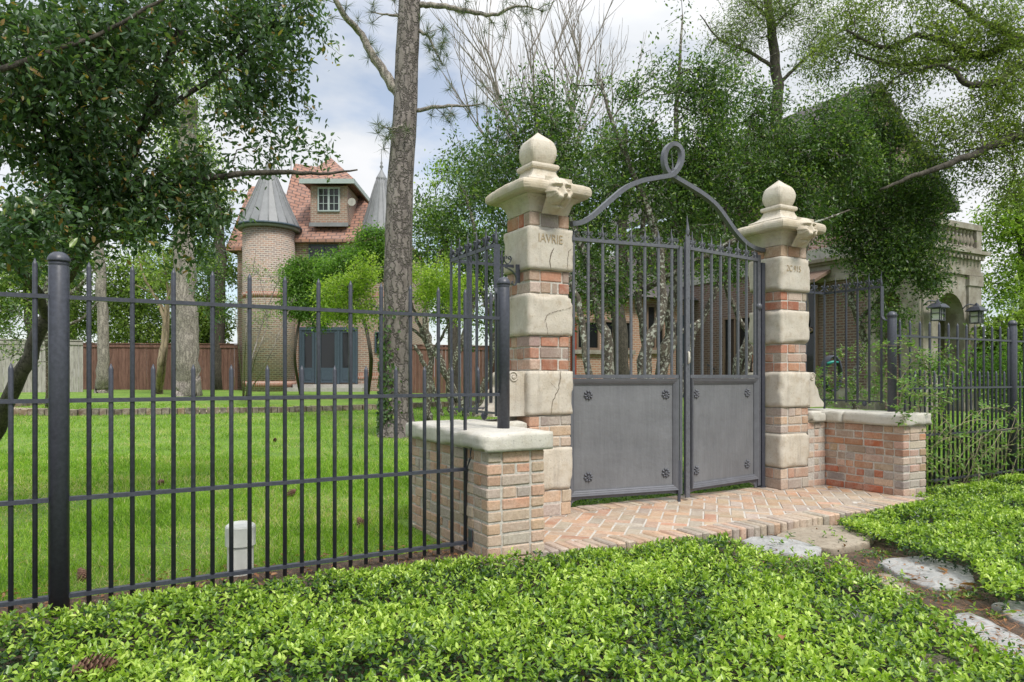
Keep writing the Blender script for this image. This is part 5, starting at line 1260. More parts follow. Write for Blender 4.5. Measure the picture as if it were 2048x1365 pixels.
def cover(u0, u1, v0, v1, dens, name_seed, side):
    r_ = np.random.default_rng(name_seed); n = int((u1 - u0) * (v1 - v0) * dens); u = r_.uniform(u0, u1, n); v = r_.uniform(v0, v1, n)
    x, y = CT * u - ST * v, ST * u + CT * v; px = cz(x, np.maximum(y, .1))
    k = (y > 2.2) & (px > -120) & (px < 2170); k &= np.abs(x) < 8
    # outside kerb, walls, railings
    ev = 3.60 + .12 * ((u - 4.3) / 1.9) ** 2 - .06
    k &= ~((u > 2.25) & (u < 6.30) & (v > ev)); k &= ~((u > 1.86) & (u < 2.36) & (v > 3.70)); k &= ~((u > 6.2) & (u < 6.65) & (v > 3.83))
    k &= ~((u < 1.9) & (v > 3.93 + .07 * np.sin(u * 5))); k &= ~((u > 6.5) & (v > 4.02 + .05 * np.sin(u * 6)))
    pts = np.stack([x, y], 1); b1 = inpoly(pts, bare); jitter = r_.random(n)
    k &= ~(b1 & (jitter > .014)); k &= ~(inpoly(pts, bare2) & (jitter > .10)); k &= ~(inpoly(pts, bare3) & (jitter > .15))
    split = np.interp(y, [2.0, 3.0, 4.0, 5.2, 5.6], [2.3, 2.25, 2.2, 2.6, 2.9])
    x, y, u, v, b1 = x[k], y[k], u[k], v[k], b1[k]; n = len(x)
    h = cover_height(x, y)
    e = np.minimum.reduce([np.where(u < 1.9, 3.98 - v, 9), np.where((u > 2.2) & (u < 6.3), 3.56 + .12 * ((u - 4.3) / 1.9) ** 2 - v + .05, 9), np.where(u > 6.5, 4.1 - v, 9)])
    h *= np.clip(.45 + e / .45, .35, 1); h = np.where(b1, h * .35, h)
    # height kept lower round the bare path
    pat = np.array([mnoise.noise(Vector((a * 2.1, b_ * 2.1, 2))) + .5 * mnoise.noise(Vector((a * 6, b_ * 6, 7))) for a, b_ in zip(x, y)])
    # under layer of small leaves, shade of the depths put into their tone
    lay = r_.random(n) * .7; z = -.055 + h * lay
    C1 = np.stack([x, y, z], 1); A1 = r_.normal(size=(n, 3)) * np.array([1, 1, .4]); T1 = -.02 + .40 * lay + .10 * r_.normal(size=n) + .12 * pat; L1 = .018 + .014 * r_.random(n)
    # sprigs: a short shoot carrying a whorl of leaves
    m = int(n * .38); idx = r_.choice(n, m, replace=False); keep = r_.random(m) < np.clip(.82 + .75 * pat[idx], .12, 1); idx = idx[keep]; m = len(idx); per = 5
    shoot = r_.normal(size=(m, 3)) * .45; shoot[:, 2] = 1; shoot /= np.linalg.norm(shoot, axis=1, keepdims=True); sl = .020 + .035 * r_.random(m)
    ph = r_.random(m) * 6.28; C2, A2, T2, L2 = [], [], [], []
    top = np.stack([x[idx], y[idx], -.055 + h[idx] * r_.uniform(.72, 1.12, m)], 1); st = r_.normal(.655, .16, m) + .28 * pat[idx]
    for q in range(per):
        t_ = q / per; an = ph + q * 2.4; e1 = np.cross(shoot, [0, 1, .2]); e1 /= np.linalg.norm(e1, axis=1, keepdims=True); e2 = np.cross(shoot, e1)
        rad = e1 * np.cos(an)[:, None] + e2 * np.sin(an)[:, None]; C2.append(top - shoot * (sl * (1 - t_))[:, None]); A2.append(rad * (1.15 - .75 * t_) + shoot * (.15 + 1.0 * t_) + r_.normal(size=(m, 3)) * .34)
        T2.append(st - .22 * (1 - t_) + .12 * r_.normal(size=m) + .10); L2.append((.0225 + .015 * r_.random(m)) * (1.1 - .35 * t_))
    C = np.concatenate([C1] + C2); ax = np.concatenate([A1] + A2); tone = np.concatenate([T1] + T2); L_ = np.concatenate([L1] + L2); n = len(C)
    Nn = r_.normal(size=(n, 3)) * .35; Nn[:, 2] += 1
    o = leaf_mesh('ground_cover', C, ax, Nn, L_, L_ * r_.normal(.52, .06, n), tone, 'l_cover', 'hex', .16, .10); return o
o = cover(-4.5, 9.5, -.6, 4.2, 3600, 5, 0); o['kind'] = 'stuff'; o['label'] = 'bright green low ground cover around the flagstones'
r_ = np.random.default_rng(17); n = 9000; u_ = r_.uniform(2.9, 5.75, n); v_ = r_.uniform(4.93, 5.9, n); k_ = ~(((u_ < 3.14) | (u_ > 5.56)) & (v_ < 5.08)); u_, v_ = u_[k_], v_[k_]; n = len(u_)
C_ = np.stack([CT * u_ - ST * v_, ST * u_ + CT * v_, -.03 + .075 * r_.random(n)], 1); ax_ = r_.normal(size=(n, 3)); ax_[:, 2] = np.abs(ax_[:, 2]) * .6; Nn_ = r_.normal(size=(n, 3)) * .5; Nn_[:, 2] += 1
o = leaf_mesh('low_creeper', C_, ax_, Nn_, r_.uniform(.018, .032, n), r_.uniform(.010, .016, n), r_.normal(.42, .12, n), 'l_cover', 'hex', .12, .1); o['kind'] = 'stuff'; o['label'] = 'strip of green creeper seen under the gate leaves'
# stems of the ground cover
# ------------------------------------------------------------------ grass blades
def grass(n, y0, y1, hgt, name, seed):
    r_ = np.random.default_rng(seed); y = y0 + (y1 - y0) * r_.random(n) ** 1.0; px = r_.uniform(-60, 2110, n); x = (px - CX) / FOC * y
    u, v = CT * x + ST * y, -ST * x + CT * y
    k = (v > 4.06 + .05 * np.sin(u * 7)) & ~((u > 1.85) & (u < 6.68) & (v < 5.26)); k &= ~((u > 2.2) & (u < 2.75) & (v < 5.1)); k &= (v < 11.1) | (u < 18.6)
    bald = np.array([mnoise.noise(Vector((a * 1.2, b_ * 1.2, 0))) + .5 * mnoise.noise(Vector((a * 4, b_ * 4, 3))) for a, b_ in zip(x, y)])
    edge = np.where(u < 1.9, np.clip((v - 4.0) / 1.0, 0, 1), 1.0)
    k &= r_.random(n) < np.clip(1.1 + bald * .9, .25, 1) * (.35 + .65 * edge)
    x, y, bald = x[k], y[k], bald[k]; n = len(x); z = np.array([terr(a, b_) for a, b_ in zip(x, y)]) - .006
    ax = r_.normal(size=(n, 3)) * np.array([.5, .5, .1]); ax[:, 2] += .75; Nn = unit(n)
    shade = np.where((CT * x + ST * y) > 6.4, .22, 0)  # tree shade over the right-hand lawn, put into the blade tone
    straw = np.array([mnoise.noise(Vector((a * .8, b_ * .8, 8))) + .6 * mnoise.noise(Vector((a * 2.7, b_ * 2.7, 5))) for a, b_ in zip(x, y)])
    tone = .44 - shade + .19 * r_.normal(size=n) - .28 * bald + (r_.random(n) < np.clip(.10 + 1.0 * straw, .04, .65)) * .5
    L_ = hgt * (.5 + r_.random(n)) * np.clip(1 + bald * .5, .6, 1.5)
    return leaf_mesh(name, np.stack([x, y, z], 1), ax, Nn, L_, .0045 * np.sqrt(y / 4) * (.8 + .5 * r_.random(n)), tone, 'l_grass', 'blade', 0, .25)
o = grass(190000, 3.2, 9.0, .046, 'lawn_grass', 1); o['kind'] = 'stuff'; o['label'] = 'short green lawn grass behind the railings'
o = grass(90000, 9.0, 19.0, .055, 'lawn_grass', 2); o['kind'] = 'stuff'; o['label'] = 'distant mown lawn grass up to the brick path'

# ------------------------------------------------------------------ trees
NEAR = dict(mat='l_near', gap=.30, gs=1.9, L=.050, ar=.44, per=27, spread=.065, tone=.52, tvar=.13, pale=.05, kind='hex', fold=.10, curl=.10)
DARK = dict(mat='l_dark', gap=.36, gs=1.15, L=.056, ar=.46, per=23, spread=.10, tone=.45, tvar=.19, pale=.06, kind='quad', fold=.15)
def pl(*a): return [P(p[0], p[1], p[2]) + (p[3],) for p in a]
def plg(px, py, r, *a): g_ = PG(px, py); return [(g_[0], g_[1], g_[2] - .1, r * 1.25), (g_[0], g_[1], g_[2] + .12, r)] + pl(*a)

def plb(px, Y, r, *a):
    x = (px - CX) / FOC * Y; z = terr(x, Y); return [(x, Y, z - .1, r * 1.25), (x, Y, z + .12, r)] + pl(*a)

# near broadleaf tree, upper left
tree('broadleaf_tree', 'near dark leaved tree filling the upper left, leaning trunk at the left edge', 'tree',
     [plg(-60, 985, .062, (30, 780, 5.7, .058), (95, 640, 5.6, .052), (135, 560, 5.5, .048), (225, 400, 5.3, .038), (290, 240, 5.1, .030), (360, 60, 4.9, .024)),
      pl((95, 640, 5.6, .035), (60, 560, 5.2, .03), (0, 515, 4.8, .026), (-120, 430, 4.5, .02)),
      pl((135, 560, 5.5, .038), (190, 480, 5.4, .034), (260, 470, 5.3, .028), (330, 430, 5.3, .022)),
      pl((225, 400, 5.3, .028), (330, 375, 5.2, .024), (430, 355, 5.2, .022), (540, 345, 5.3, .020), (640, 348, 5.4, .012), (715, 340, 5.5, .006)),
      pl((135, 560, 5.5, .03), (110, 350, 4.9, .025), (60, 200, 4.4, .02), (-40, 80, 4.2, .014)),
      pl((0, 140, 4.0, .018), (110, 100, 4.2, .015), (220, 60, 4.4, .012), (340, -10, 4.5, .010)), pl((290, 240, 5.1, .022), (420, 160, 5.3, .018), (540, 60, 5.5, .012), (640, -20, 5.6, .008))],
     [bl(80, 120, 4.4, 170), bl(250, 90, 4.8, 160), bl(420, 60, 5.2, 150), bl(560, 40, 5.6, 110), bl(650, 90, 5.8, 60, 2.0), bl(60, 300, 4.6, 150), bl(230, 270, 5.0, 150), bl(400, 220, 5.3, 140), bl(540, 190, 5.6, 95), bl(630, 150, 5.8, 50, 1.2),
      bl(60, 430, 4.7, 110), bl(200, 420, 4.9, 110), bl(330, 400, 5.2, 110), bl(430, 350, 5.4, 80), bl(560, 300, 5.6, 60, 1.5), bl(655, 290, 5.6, 40, .6), bl(590, 335, 5.5, 45, .5), bl(700, 345, 5.5, 18, .12), bl(300, 490, 5.0, 60), bl(430, 460, 5.3, 60), bl(160, 500, 4.8, 40), bl(400, 540, 5.3, 45, .6), bl(20, 520, 5.2, 50, .7), bl(320, 610, 5.2, 24, .15), bl(60, 690, 5.5, 40, .25), bl(130, 500, 3.15, 55, .35), bl(250, 515, 3.3, 45, .25), bl(400, 500, 3.9, 60, .4), bl(30, 470, 3.2, 60, .4), bl(560, 395, 5.6, 50, .5), bl(20, 370, 4.6, 90), bl(60, 440, 4.2, 90), bl(0, 480, 4.4, 60), bl(350, 520, 5.2, 50, .7), bl(640, 250, 5.7, 40, .4), bl(500, 410, 5.5, 55, .8), bl(455, 560, 5.5, 40, .5), bl(440, 640, 5.5, 35, .35), bl(470, 480, 5.5, 40, .5)],
     1900, NEAR, 'b_dark', twig=.0022, seed=3, wig=.25)

# pine in the middle
def pine():
    base = PG(795, 872); T = Thing('pine_tree', 'tall straight pine in the middle of the lawn with ivy on its foot', 'tree', (base[0], base[1], base[2])); Y = base[1]
    pts = [(base[0], Y, base[2] - .15, .40), (base[0], Y, base[2] + .10, .33)] + pl((793, 820, Y, .275), (795, 740, Y, .24), (796, 620, Y, .235), (797, 480, Y, .225), (801, 360, Y, .215), (810, 230, Y, .20), (814, 120, Y, .19), (820, -20, Y, .175), (826, -220, Y, .15))
    mb = MB(); sm = catmull(pts, 8); V = []; F = []; n = 28
    for i, p in enumerate(sm):
        for k in range(n):
            a = 2 * math.pi * k / n; r = p[3] * (1 + .05 * mnoise.noise(Vector((math.cos(a) * 3, math.sin(a) * 3, p[2] * 1.5))) + .035 * mnoise.noise(Vector((math.cos(a) * 8, math.sin(a) * 8, p[2] * 5))))
            if i < 9: r *= 1 + .10 * (1 - i / 9) * math.sin(a * 5 + 1)
            V.append((p[0] + r * math.cos(a), p[1] + r * math.sin(a), p[2]))
    for i in range(len(sm) - 1):
        for k in range(n): F.append((i * n + k, i * n + (k + 1) % n, (i + 1) * n + (k + 1) % n, (i + 1) * n + k))
    mb.add(V, F, None, True); T.part('trunk', mb, 'b_pine')
    tips = []
    def limb(pts, tuft=1):
        m_ = MB(); sm = catmull(pl(*pts), 5); sm = [np.array(p) + np.array([*rng.normal(0, .008, 3), 0]) for p in sm]; m_.tube([p[:3] for p in sm], [p[3] for p in sm], 8)
        for p in sm[len(sm) // 3::2]:
            for _ in range(tuft):
                d = unit(1, .2)[0] * rng.uniform(.12, .4); q = p[:3] + d; m_.tube([p[:3], p[:3] + d * .5 + np.array([0, 0, .02]), q], [.008, .006, .003], 4); tips.append(q)
        tips.append(sm[-1][:3]); T.part('limb', m_, 'b_grey')
    limb([(800, 195, Y, .10), (775, 155, Y, .085), (745, 110, Y, .07), (722, 70, Y, .06), (690, 30, Y - .3, .05), (655, -30, Y - .5, .04)], 1)
    limb([(833, 222, Y, .035), (870, 214, Y, .03), (915, 212, Y, .022), (965, 208, Y, .008)], 2)
    limb([(835, 12, Y, .05), (880, 12, Y, .045), (930, 22, Y, .04), (985, 30, Y, .03), (1035, 12, Y, .02), (1085, 22, Y, .008)], 2)
    limb([(838, 60, Y, .03), (860, 80, Y, .02), (885, 130, Y, .01)], 2); limb([(806, 250, Y - .2, .02), (785, 258, Y - .3, .014), (765, 255, Y - .4, .006)], 2)
    limb([(812, 35, Y, .03), (780, 30, Y, .02), (745, 25, Y, .008)], 1)
    for px, py in ((865, 75), (880, 95), (895, 115), (870, 120), (855, 60), (885, 60), (875, 140), (890, 80), (862, 100)): tips.append(np.array(P(px, py, Y + rng.uniform(-.3, .3))))
    Cs, Ax = [], []
    for t_ in tips:
        m = 42; d = unit(m, .15); Cs.append(t_ + d * .01); Ax.append(d)
    Cs = np.concatenate(Cs); Ax = np.concatenate(Ax); n = len(Cs)
    o = leaf_mesh('needles', Cs - np.array(T.org), Ax, unit(n), rng.uniform(.13, .21, n), np.full(n, .0065), rng.normal(.45, .25, n), 'l_pine', 'blade', 0, .15); o.parent = T.o
    # ivy on the foot
    m = 1300; t = rng.random(m) ** 1.3; a = rng.normal(3.7, .55, m); pyv = 865 - t * 250 ; z = np.array([P(0, p, Y)[2] for p in pyv]); r = .29 + .02 * rng.random(m)
    xx = base[0] + r * np.cos(a); yy = Y + r * np.sin(a); d = np.stack([np.cos(a), np.sin(a), .3 * np.ones(m)], 1) + .5 * rng.normal(size=(m, 3)); keep = rng.random(m) < 1 - .7 * t
    C = np.stack([xx, yy, z], 1)[keep]; d = d[keep]; q = len(C); down = np.array([0, 0, -1.]) + .6 * rng.normal(size=(q, 3))
    o = leaf_mesh('ivy', C - np.array(T.org), down, d, np.full(q, .065), np.full(q, .05), rng.normal(.5, .2, q), 'l_dark', 'hex', .1, .05); o.parent = T.o
pine()

# evergreen shrub trees behind the gate
def evergreen(label, limbs, blobs, natt, seed, leafd=DARK, bk='b_lichen'): return tree('evergreen_tree', label, 'tree', limbs, blobs, natt, leafd, bk, 'evergreen trees inside the gate', twig=.005, seed=seed, wig=.3)
evergreen('dense evergreen behind the left grille, between pine and cracked pillar',
     [plb(905, 16, .09, (900, 740, 16, .08), (940, 640, 16, .07), (955, 500, 16, .05), (930, 380, 16, .04)), plb(930, 16, .09, (880, 720, 16, .08), (850, 640, 16.2, .06), (880, 500, 16.2, .04)), plb(950, 16, .08, (985, 700, 16, .06), (960, 560, 16, .04)), plb(880, 16, .07, (850, 730, 16, .05), (830, 690, 16, .04))],
     [bl(890, 420, 16.3, 80), bl(970, 500, 16, 85), bl(900, 580, 16.2, 70), bl(950, 340, 16.5, 75), bl(860, 500, 16.5, 60), bl(1000, 620, 16, 60), bl(900, 290, 16.6, 50, 5), bl(970, 680, 16, 50, 5), bl(990, 400, 16, 60)], 620, 21, dict(DARK, L=.09, per=32, spread=.15))
evergreen('many stemmed evergreen with lichen covered trunks behind the left gate leaf',
     [plb(1235, 9.4, .09, (1215, 720, 9.4, .075), (1190, 600, 9.5, .06), (1150, 450, 9.6, .05), (1090, 300, 9.8, .035), (1060, 190, 10, .02)), plb(1255, 9.4, .09, (1285, 720, 9.4, .08), (1325, 600, 9.5, .065), (1300, 430, 9.7, .05), (1230, 260, 9.9, .03), (1200, 160, 10, .02)),
      plb(1225, 9.2, .06, (1175, 740, 9.2, .05), (1160, 620, 9.3, .04), (1120, 520, 9.4, .03)), plb(1265, 9.2, .05, (1350, 690, 9.2, .03), (1400, 640, 9.2, .02))],
     [bl(1050, 300, 10, 100), bl(1130, 220, 10.2, 95), bl(1070, 190, 10.3, 60), bl(1000, 380, 10.2, 80), bl(1180, 330, 10, 110), bl(1080, 430, 10, 110), bl(1190, 460, 9.8, 105), bl(1170, 580, 9.6, 70), bl(1040, 540, 10, 70), bl(1240, 560, 9.6, 60), bl(1190, 130, 10.3, 28, .4), bl(1000, 240, 10.4, 35, .5), bl(1020, 110, 10.5, 45, .35), bl(1160, 190, 10.3, 60)], 1650, 22)
evergreen('tall evergreen rising behind the teardrop loop of the gate',
     [plb(1320, 10, .10, (1330, 720, 10, .085), (1345, 600, 10, .07), (1350, 450, 10, .055), (1350, 300, 10.2, .04), (1358, 150, 10.3, .025), (1365, 30, 10.4, .012)), plb(1300, 9.8, .07, (1290, 700, 9.8, .06), (1275, 560, 9.9, .045), (1290, 400, 10, .03)), plb(1340, 10, .06, (1380, 700, 10, .045), (1440, 560, 10, .035), (1450, 420, 10, .03))],
     [bl(1350, 70, 10.4, 60, 1.6), bl(1310, 110, 10.3, 50, 1.3), bl(1320, 190, 10.2, 80), bl(1290, 270, 10, 90), bl(1380, 290, 10.1, 105), bl(1420, 190, 10.3, 80), bl(1310, 400, 10, 105), bl(1410, 420, 9.9, 100), bl(1300, 520, 9.8, 75), bl(1380, 560, 9.8, 75), bl(1440, 320, 10.1, 80), bl(1390, 100, 10.4, 55, 1.2), bl(1340, 20, 10.5, 45, .8), bl(1290, 110, 10.3, 35, .5), bl(1450, 130, 10.4, 60, 1.2), bl(1270, 200, 10.3, 50)], 1800, 23)
evergreen('broad evergreen spreading behind the right gate pillar',
     [plb(1465, 10.5, .09, (1480, 720, 10.5, .07), (1530, 620, 10.6, .06), (1560, 480, 10.6, .05), (1600, 350, 10.7, .035), (1640, 260, 10.8, .02)), plb(1440, 10.3, .06, (1500, 700, 10.3, .045), (1450, 560, 10.4, .04), (1480, 380, 10.5, .03), (1500, 240, 10.7, .02)), pl((1270, 590, 10, .045), (1400, 520, 9.6, .04), (1500, 470, 9.4, .032), (1600, 455, 9.3, .02), (1700, 420, 9.2, .01))],
     [bl(1490, 230, 10.7, 85), bl(1560, 300, 10.7, 105), bl(1640, 280, 10.8, 90), bl(1500, 380, 10.5, 85), bl(1600, 410, 10.5, 85), bl(1480, 500, 10.4, 70), bl(1690, 330, 10.6, 80), bl(1470, 140, 10.8, 40, .7), bl(1545, 195, 10.8, 50, 1), bl(1650, 215, 11, 60, 1.2), bl(1700, 240, 11, 60, 1.2), bl(1660, 480, 10.4, 45, .8), bl(1600, 500, 10.4, 35, .5), bl(1580, 130, 11, 60, 1), bl(1500, 150, 10.9, 60, 1), bl(1700, 150, 11, 50, .6), bl(1740, 220, 11, 60), bl(1650, 330, 10.8, 90)], 2000, 24)
evergreen('evergreen tree crowding the portico, trunk curving up behind the right grille',
     [plb(1712, 11.5, .07, (1712, 760, 11.5, .06), (1728, 700, 11.5, .055), (1718, 640, 11.5, .05), (1700, 590, 11.5, .048), (1715, 520, 11.5, .04), (1760, 430, 11.6, .03), (1780, 330, 11.7, .02)), pl((1718, 640, 11.5, .04), (1800, 560, 11.6, .03), (1850, 480, 11.7, .02))],
     [bl(1720, 400, 11.7, 95), bl(1800, 350, 11.8, 90), bl(1770, 260, 12, 50, 1), bl(1840, 430, 11.8, 60), bl(1730, 490, 11.6, 60), bl(1800, 480, 11.7, 70), bl(1850, 540, 11.7, 45, 1), bl(1790, 570, 11.6, 45, 1), bl(1700, 560, 11.5, 28, .3), bl(1880, 380, 11.9, 38, .6), bl(1850, 620, 11.6, 22, .2), bl(1905, 530, 11.8, 22, .2), bl(1740, 300, 11.9, 80), bl(1850, 350, 11.9, 55), bl(1690, 440, 11.6, 60), bl(1820, 500, 11.2, 60), bl(1760, 560, 11.2, 45), bl(1880, 470, 11.8, 30, .5), bl(1850, 500, 11, 50), bl(1780, 640, 11.2, 40), bl(1810, 690, 11, 28, .4), bl(1850, 570, 11, 40), bl(1700, 270, 11.8, 75), bl(1790, 300, 11.8, 80), bl(1860, 400, 11.8, 55), bl(1740, 360, 11.6, 90), bl(1720, 590, 11.3, 38, .5), bl(1780, 520, 11.2, 60), bl(1865, 560, 11.3, 38), bl(1905, 500, 11.6, 32, .6)], 2700, 25, dict(DARK, gap=.24))

# spreading oak limbs from the right edge
tree('oak_tree', 'spreading oak reaching in from the right edge with sparse spring leaves', 'tree',
     [[PG(2700, 850)[:2] + (-.1, .30)] + pl((2660, 500, 11, .28), (2500, 260, 11, .24), (2250, 130, 11, .18), (2050, 85, 11, .085), (1950, 112, 11, .062), (1850, 70, 11, .045), (1770, 95, 11, .032), (1690, 60, 11, .015)),
      pl((2500, 320, 11, .16), (2250, 250, 10.6, .12), (2080, 262, 10.4, .075), (1990, 290, 10.3, .06), (1900, 328, 10.2, .048), (1830, 352, 10.2, .035), (1760, 380, 10.2, .018)),
      pl((2200, 180, 11, .10), (2060, 130, 10.8, .07), (1990, 165, 10.6, .055), (1930, 168, 10.6, .045), (1890, 130, 10.6, .03), (1800, 150, 10.7, .012)),
      pl((2050, 85, 11, .06), (1960, 40, 11, .045), (1880, -20, 11, .035)), pl((1950, 112, 11, .04), (1790, 130, 11, .03), (1700, 105, 11.2, .015))],
     [bl(1700, 60, 11.2, 70), bl(1790, 50, 11.2, 90), bl(1900, 60, 11, 90), bl(2000, 60, 10.8, 80), bl(1800, 150, 11, 80), bl(1920, 190, 10.8, 90), bl(2010, 200, 10.6, 80), bl(1870, 270, 10.6, 60), bl(1960, 300, 10.5, 70), bl(2030, 380, 10.4, 55), bl(1650, 130, 11.3, 50), bl(1920, 380, 10.5, 50, 1), bl(1980, 130, 10.8, 70), bl(1980, 460, 10.6, 35, .4), bl(1860, 120, 10.9, 80), bl(2030, 120, 10.7, 70), bl(2040, 280, 10.5, 50)],
     2300, dict(mat='l_oak', gap=.28, gs=1.0, L=.055, ar=.40, per=21, spread=.11, tone=.45, tvar=.15, pale=.08, kind='quad', fold=.15), 'b_dark', twig=.0035, seed=31, wig=.3)
# cypress with fine leaves behind
tree('bald_cypress', 'slender tall trunk with feathery pale leaves behind the evergreens, top right of centre', 'tree',
     [plg(1556, 815, .20, (1558, 500, 17, .17), (1556, 250, 17, .14), (1552, 130, 17, .12), (1540, 40, 17, .10), (1532, -60, 17, .09)),
      pl((1555, 140, 17, .05), (1500, 105, 17, .04), (1440, 80, 17, .025), (1400, 30, 17, .012)), pl((1556, 170, 17, .05), (1620, 110, 17, .035), (1700, 50, 17, .02), (1760, 0, 17, .012)), pl((1545, 60, 17, .04), (1580, 20, 17, .03), (1620, -20, 17, .02)), pl((1540, 40, 17, .04), (1500, 0, 17, .03))],
     [bl(1480, 70, 17, 80), bl(1430, 60, 17, 60, 2), bl(1600, 70, 17, 80), bl(1550, 30, 17, 70), bl(1660, 40, 17, 60), bl(1500, 160, 17, 60, 2), bl(1620, 170, 17, 70, 3), bl(1450, 10, 17, 50, 2)],
     1150, dict(mat='l_oak', gap=.38, gs=.8, L=.075, ar=.24, per=22, spread=.17, tone=.35, tvar=.12, pale=.03, kind='quad', fold=.1), 'b_dark', twig=.006, seed=32, wig=.2)
BG = dict(mat='l_bg', gap=.2, gs=.5, L=.14, ar=.55, per=46, spread=.25, tone=.48, tvar=.18, pale=.05, kind='quad', fold=.2)
BR = dict(mat='l_bright', gap=.25, gs=.7, L=.12, ar=.55, per=42, spread=.20, tone=.42, tvar=.18, pale=.08, kind='quad', fold=.2)
def bgt(label, base, stem, blobs, natt, seed, leafd=BG, bk='b_dark', name='leafy_tree'):
    g_ = PG(*base); Y = stem[0][2]; x = (base[0] - CX) / FOC * Y
    return tree(name, label, 'tree', [[(x, Y, terr(x, Y) - .2, stem[0][3] * 1.3)] + pl(*stem)], blobs, natt, leafd, bk, 'background trees', twig=.010, seed=seed, wig=.3)
bgt('bright green tree at the right edge beyond the portico', (2060, 800), [(2050, 600, 24, .20), (2040, 450, 24, .12), (2030, 380, 24, .05)], [bl(2000, 470, 24, 60), bl(2060, 420, 24, 70), bl(2020, 560, 24, 60), bl(2080, 540, 24, 70), bl(1985, 610, 24, 35, 8), bl(2030, 370, 24, 40, 6)], 330, 41, BR)
bgt('dull green tree low at the right edge behind the railing', (2010, 820), [(2005, 720, 20, .12), (2000, 640, 20, .06)], [bl(1990, 690, 20, 40), bl(2040, 650, 20, 50), bl(2060, 720, 20, 50), bl(2000, 760, 20, 40), bl(2085, 600, 20, 50)], 260, 42)
bgt('yellow green tree beyond the grey board fence at the far left', (60, 790), [(60, 640, 31, .2), (50, 520, 31, .1)], [bl(20, 560, 31, 80), bl(110, 600, 31, 75), bl(60, 480, 31, 70), bl(-40, 620, 31, 70), bl(150, 520, 31, 60), bl(120, 660, 31, 50), bl(0, 700, 31, 40), bl(80, 540, 31, 80)], 520, 43)
bgt('yellow green tree beyond the cedar fence between the two grey trunks', (270, 790), [(270, 660, 32, .2), (280, 540, 32, .1)], [bl(250, 610, 32, 75), bl(320, 560, 32, 75), bl(220, 530, 32, 65), bl(300, 660, 32, 60), bl(180, 640, 32, 50), bl(250, 450, 32, 60), bl(240, 680, 32, 40), bl(330, 680, 32, 30)], 560, 44)
bgt('yellow green tree beyond the cedar fence beside the turret', (420, 790), [(420, 660, 32, .2), (420, 560, 32, .1)], [bl(410, 610, 32, 60), bl(440, 540, 32, 45), bl(390, 530, 32, 50), bl(430, 660, 32, 45), bl(370, 640, 32, 40), bl(410, 690, 32, 30)], 380, 45)
bgt('dark tall tree high behind the near leaves at the top left', (120, 790), [(150, 500, 36, .4), (160, 200, 36, .25), (160, 0, 36, .1)], [bl(120, 300, 36, 120), bl(250, 200, 36, 110), bl(60, 150, 36, 110), bl(180, 60, 36, 100)], 330, 46, dict(BG, tone=.2))
bgt('soft green tree filling the gap left of the turret cone', (440, 790), [(440, 520, 30, .25), (430, 380, 30, .12)], [bl(410, 400, 30, 60), bl(440, 330, 30, 45, 9), bl(380, 310, 30, 60), bl(440, 440, 30, 30, 5)], 170, 47, dict(BG, tone=.5))
bgt('mid green tree between the pine and the evergreens, before the roofs', (910, 800), [(900, 620, 21, .15), (890, 480, 21, .1)], [bl(870, 430, 21, 55), bl(900, 360, 21, 45), bl(930, 480, 21, 60), bl(850, 500, 21, 45), bl(990, 560, 22, 60), bl(1060, 620, 22, 60), bl(930, 620, 22, 60), bl(870, 600, 22, 40)], 420, 48, dict(BR, L=.09, tone=.3))
bgt('tall leafy tree in the second row, seen between the two gate pillars', (1250, 805), [(1240, 560, 17, .16), (1250, 380, 17, .10), (1250, 250, 17, .05)], [bl(1120, 350, 17, 80), bl(1220, 300, 17, 80), bl(1320, 340, 17, 80), bl(1150, 480, 17, 80), bl(1260, 440, 17, 90), bl(1370, 440, 17, 80), bl(1060, 440, 17, 70), bl(1450, 380, 17, 70), bl(1200, 560, 17, 60), bl(1330, 540, 17, 60), bl(1440, 500, 17, 60)], 620, 49, dict(DARK, gap=.3, gs=.8, L=.10, per=34, spread=.16, tone=.62))
bgt('tall leafy tree in the second row, behind the right pillar before the slate roof', (1600, 805), [(1600, 560, 16, .16), (1620, 380, 16, .10), (1620, 280, 16, .05)], [bl(1530, 350, 16, 70), bl(1620, 320, 16, 80), bl(1700, 360, 16, 80), bl(1560, 440, 16, 60), bl(1660, 430, 16, 60), bl(1780, 400, 16, 70), bl(1850, 420, 16, 45), bl(1800, 330, 16, 60), bl(1720, 280, 16, 65), bl(1720, 220, 16, 45), bl(1500, 270, 16, 50)], 420, 50, dict(DARK, gap=.3, gs=.8, L=.10, per=34, spread=.16, tone=.6))
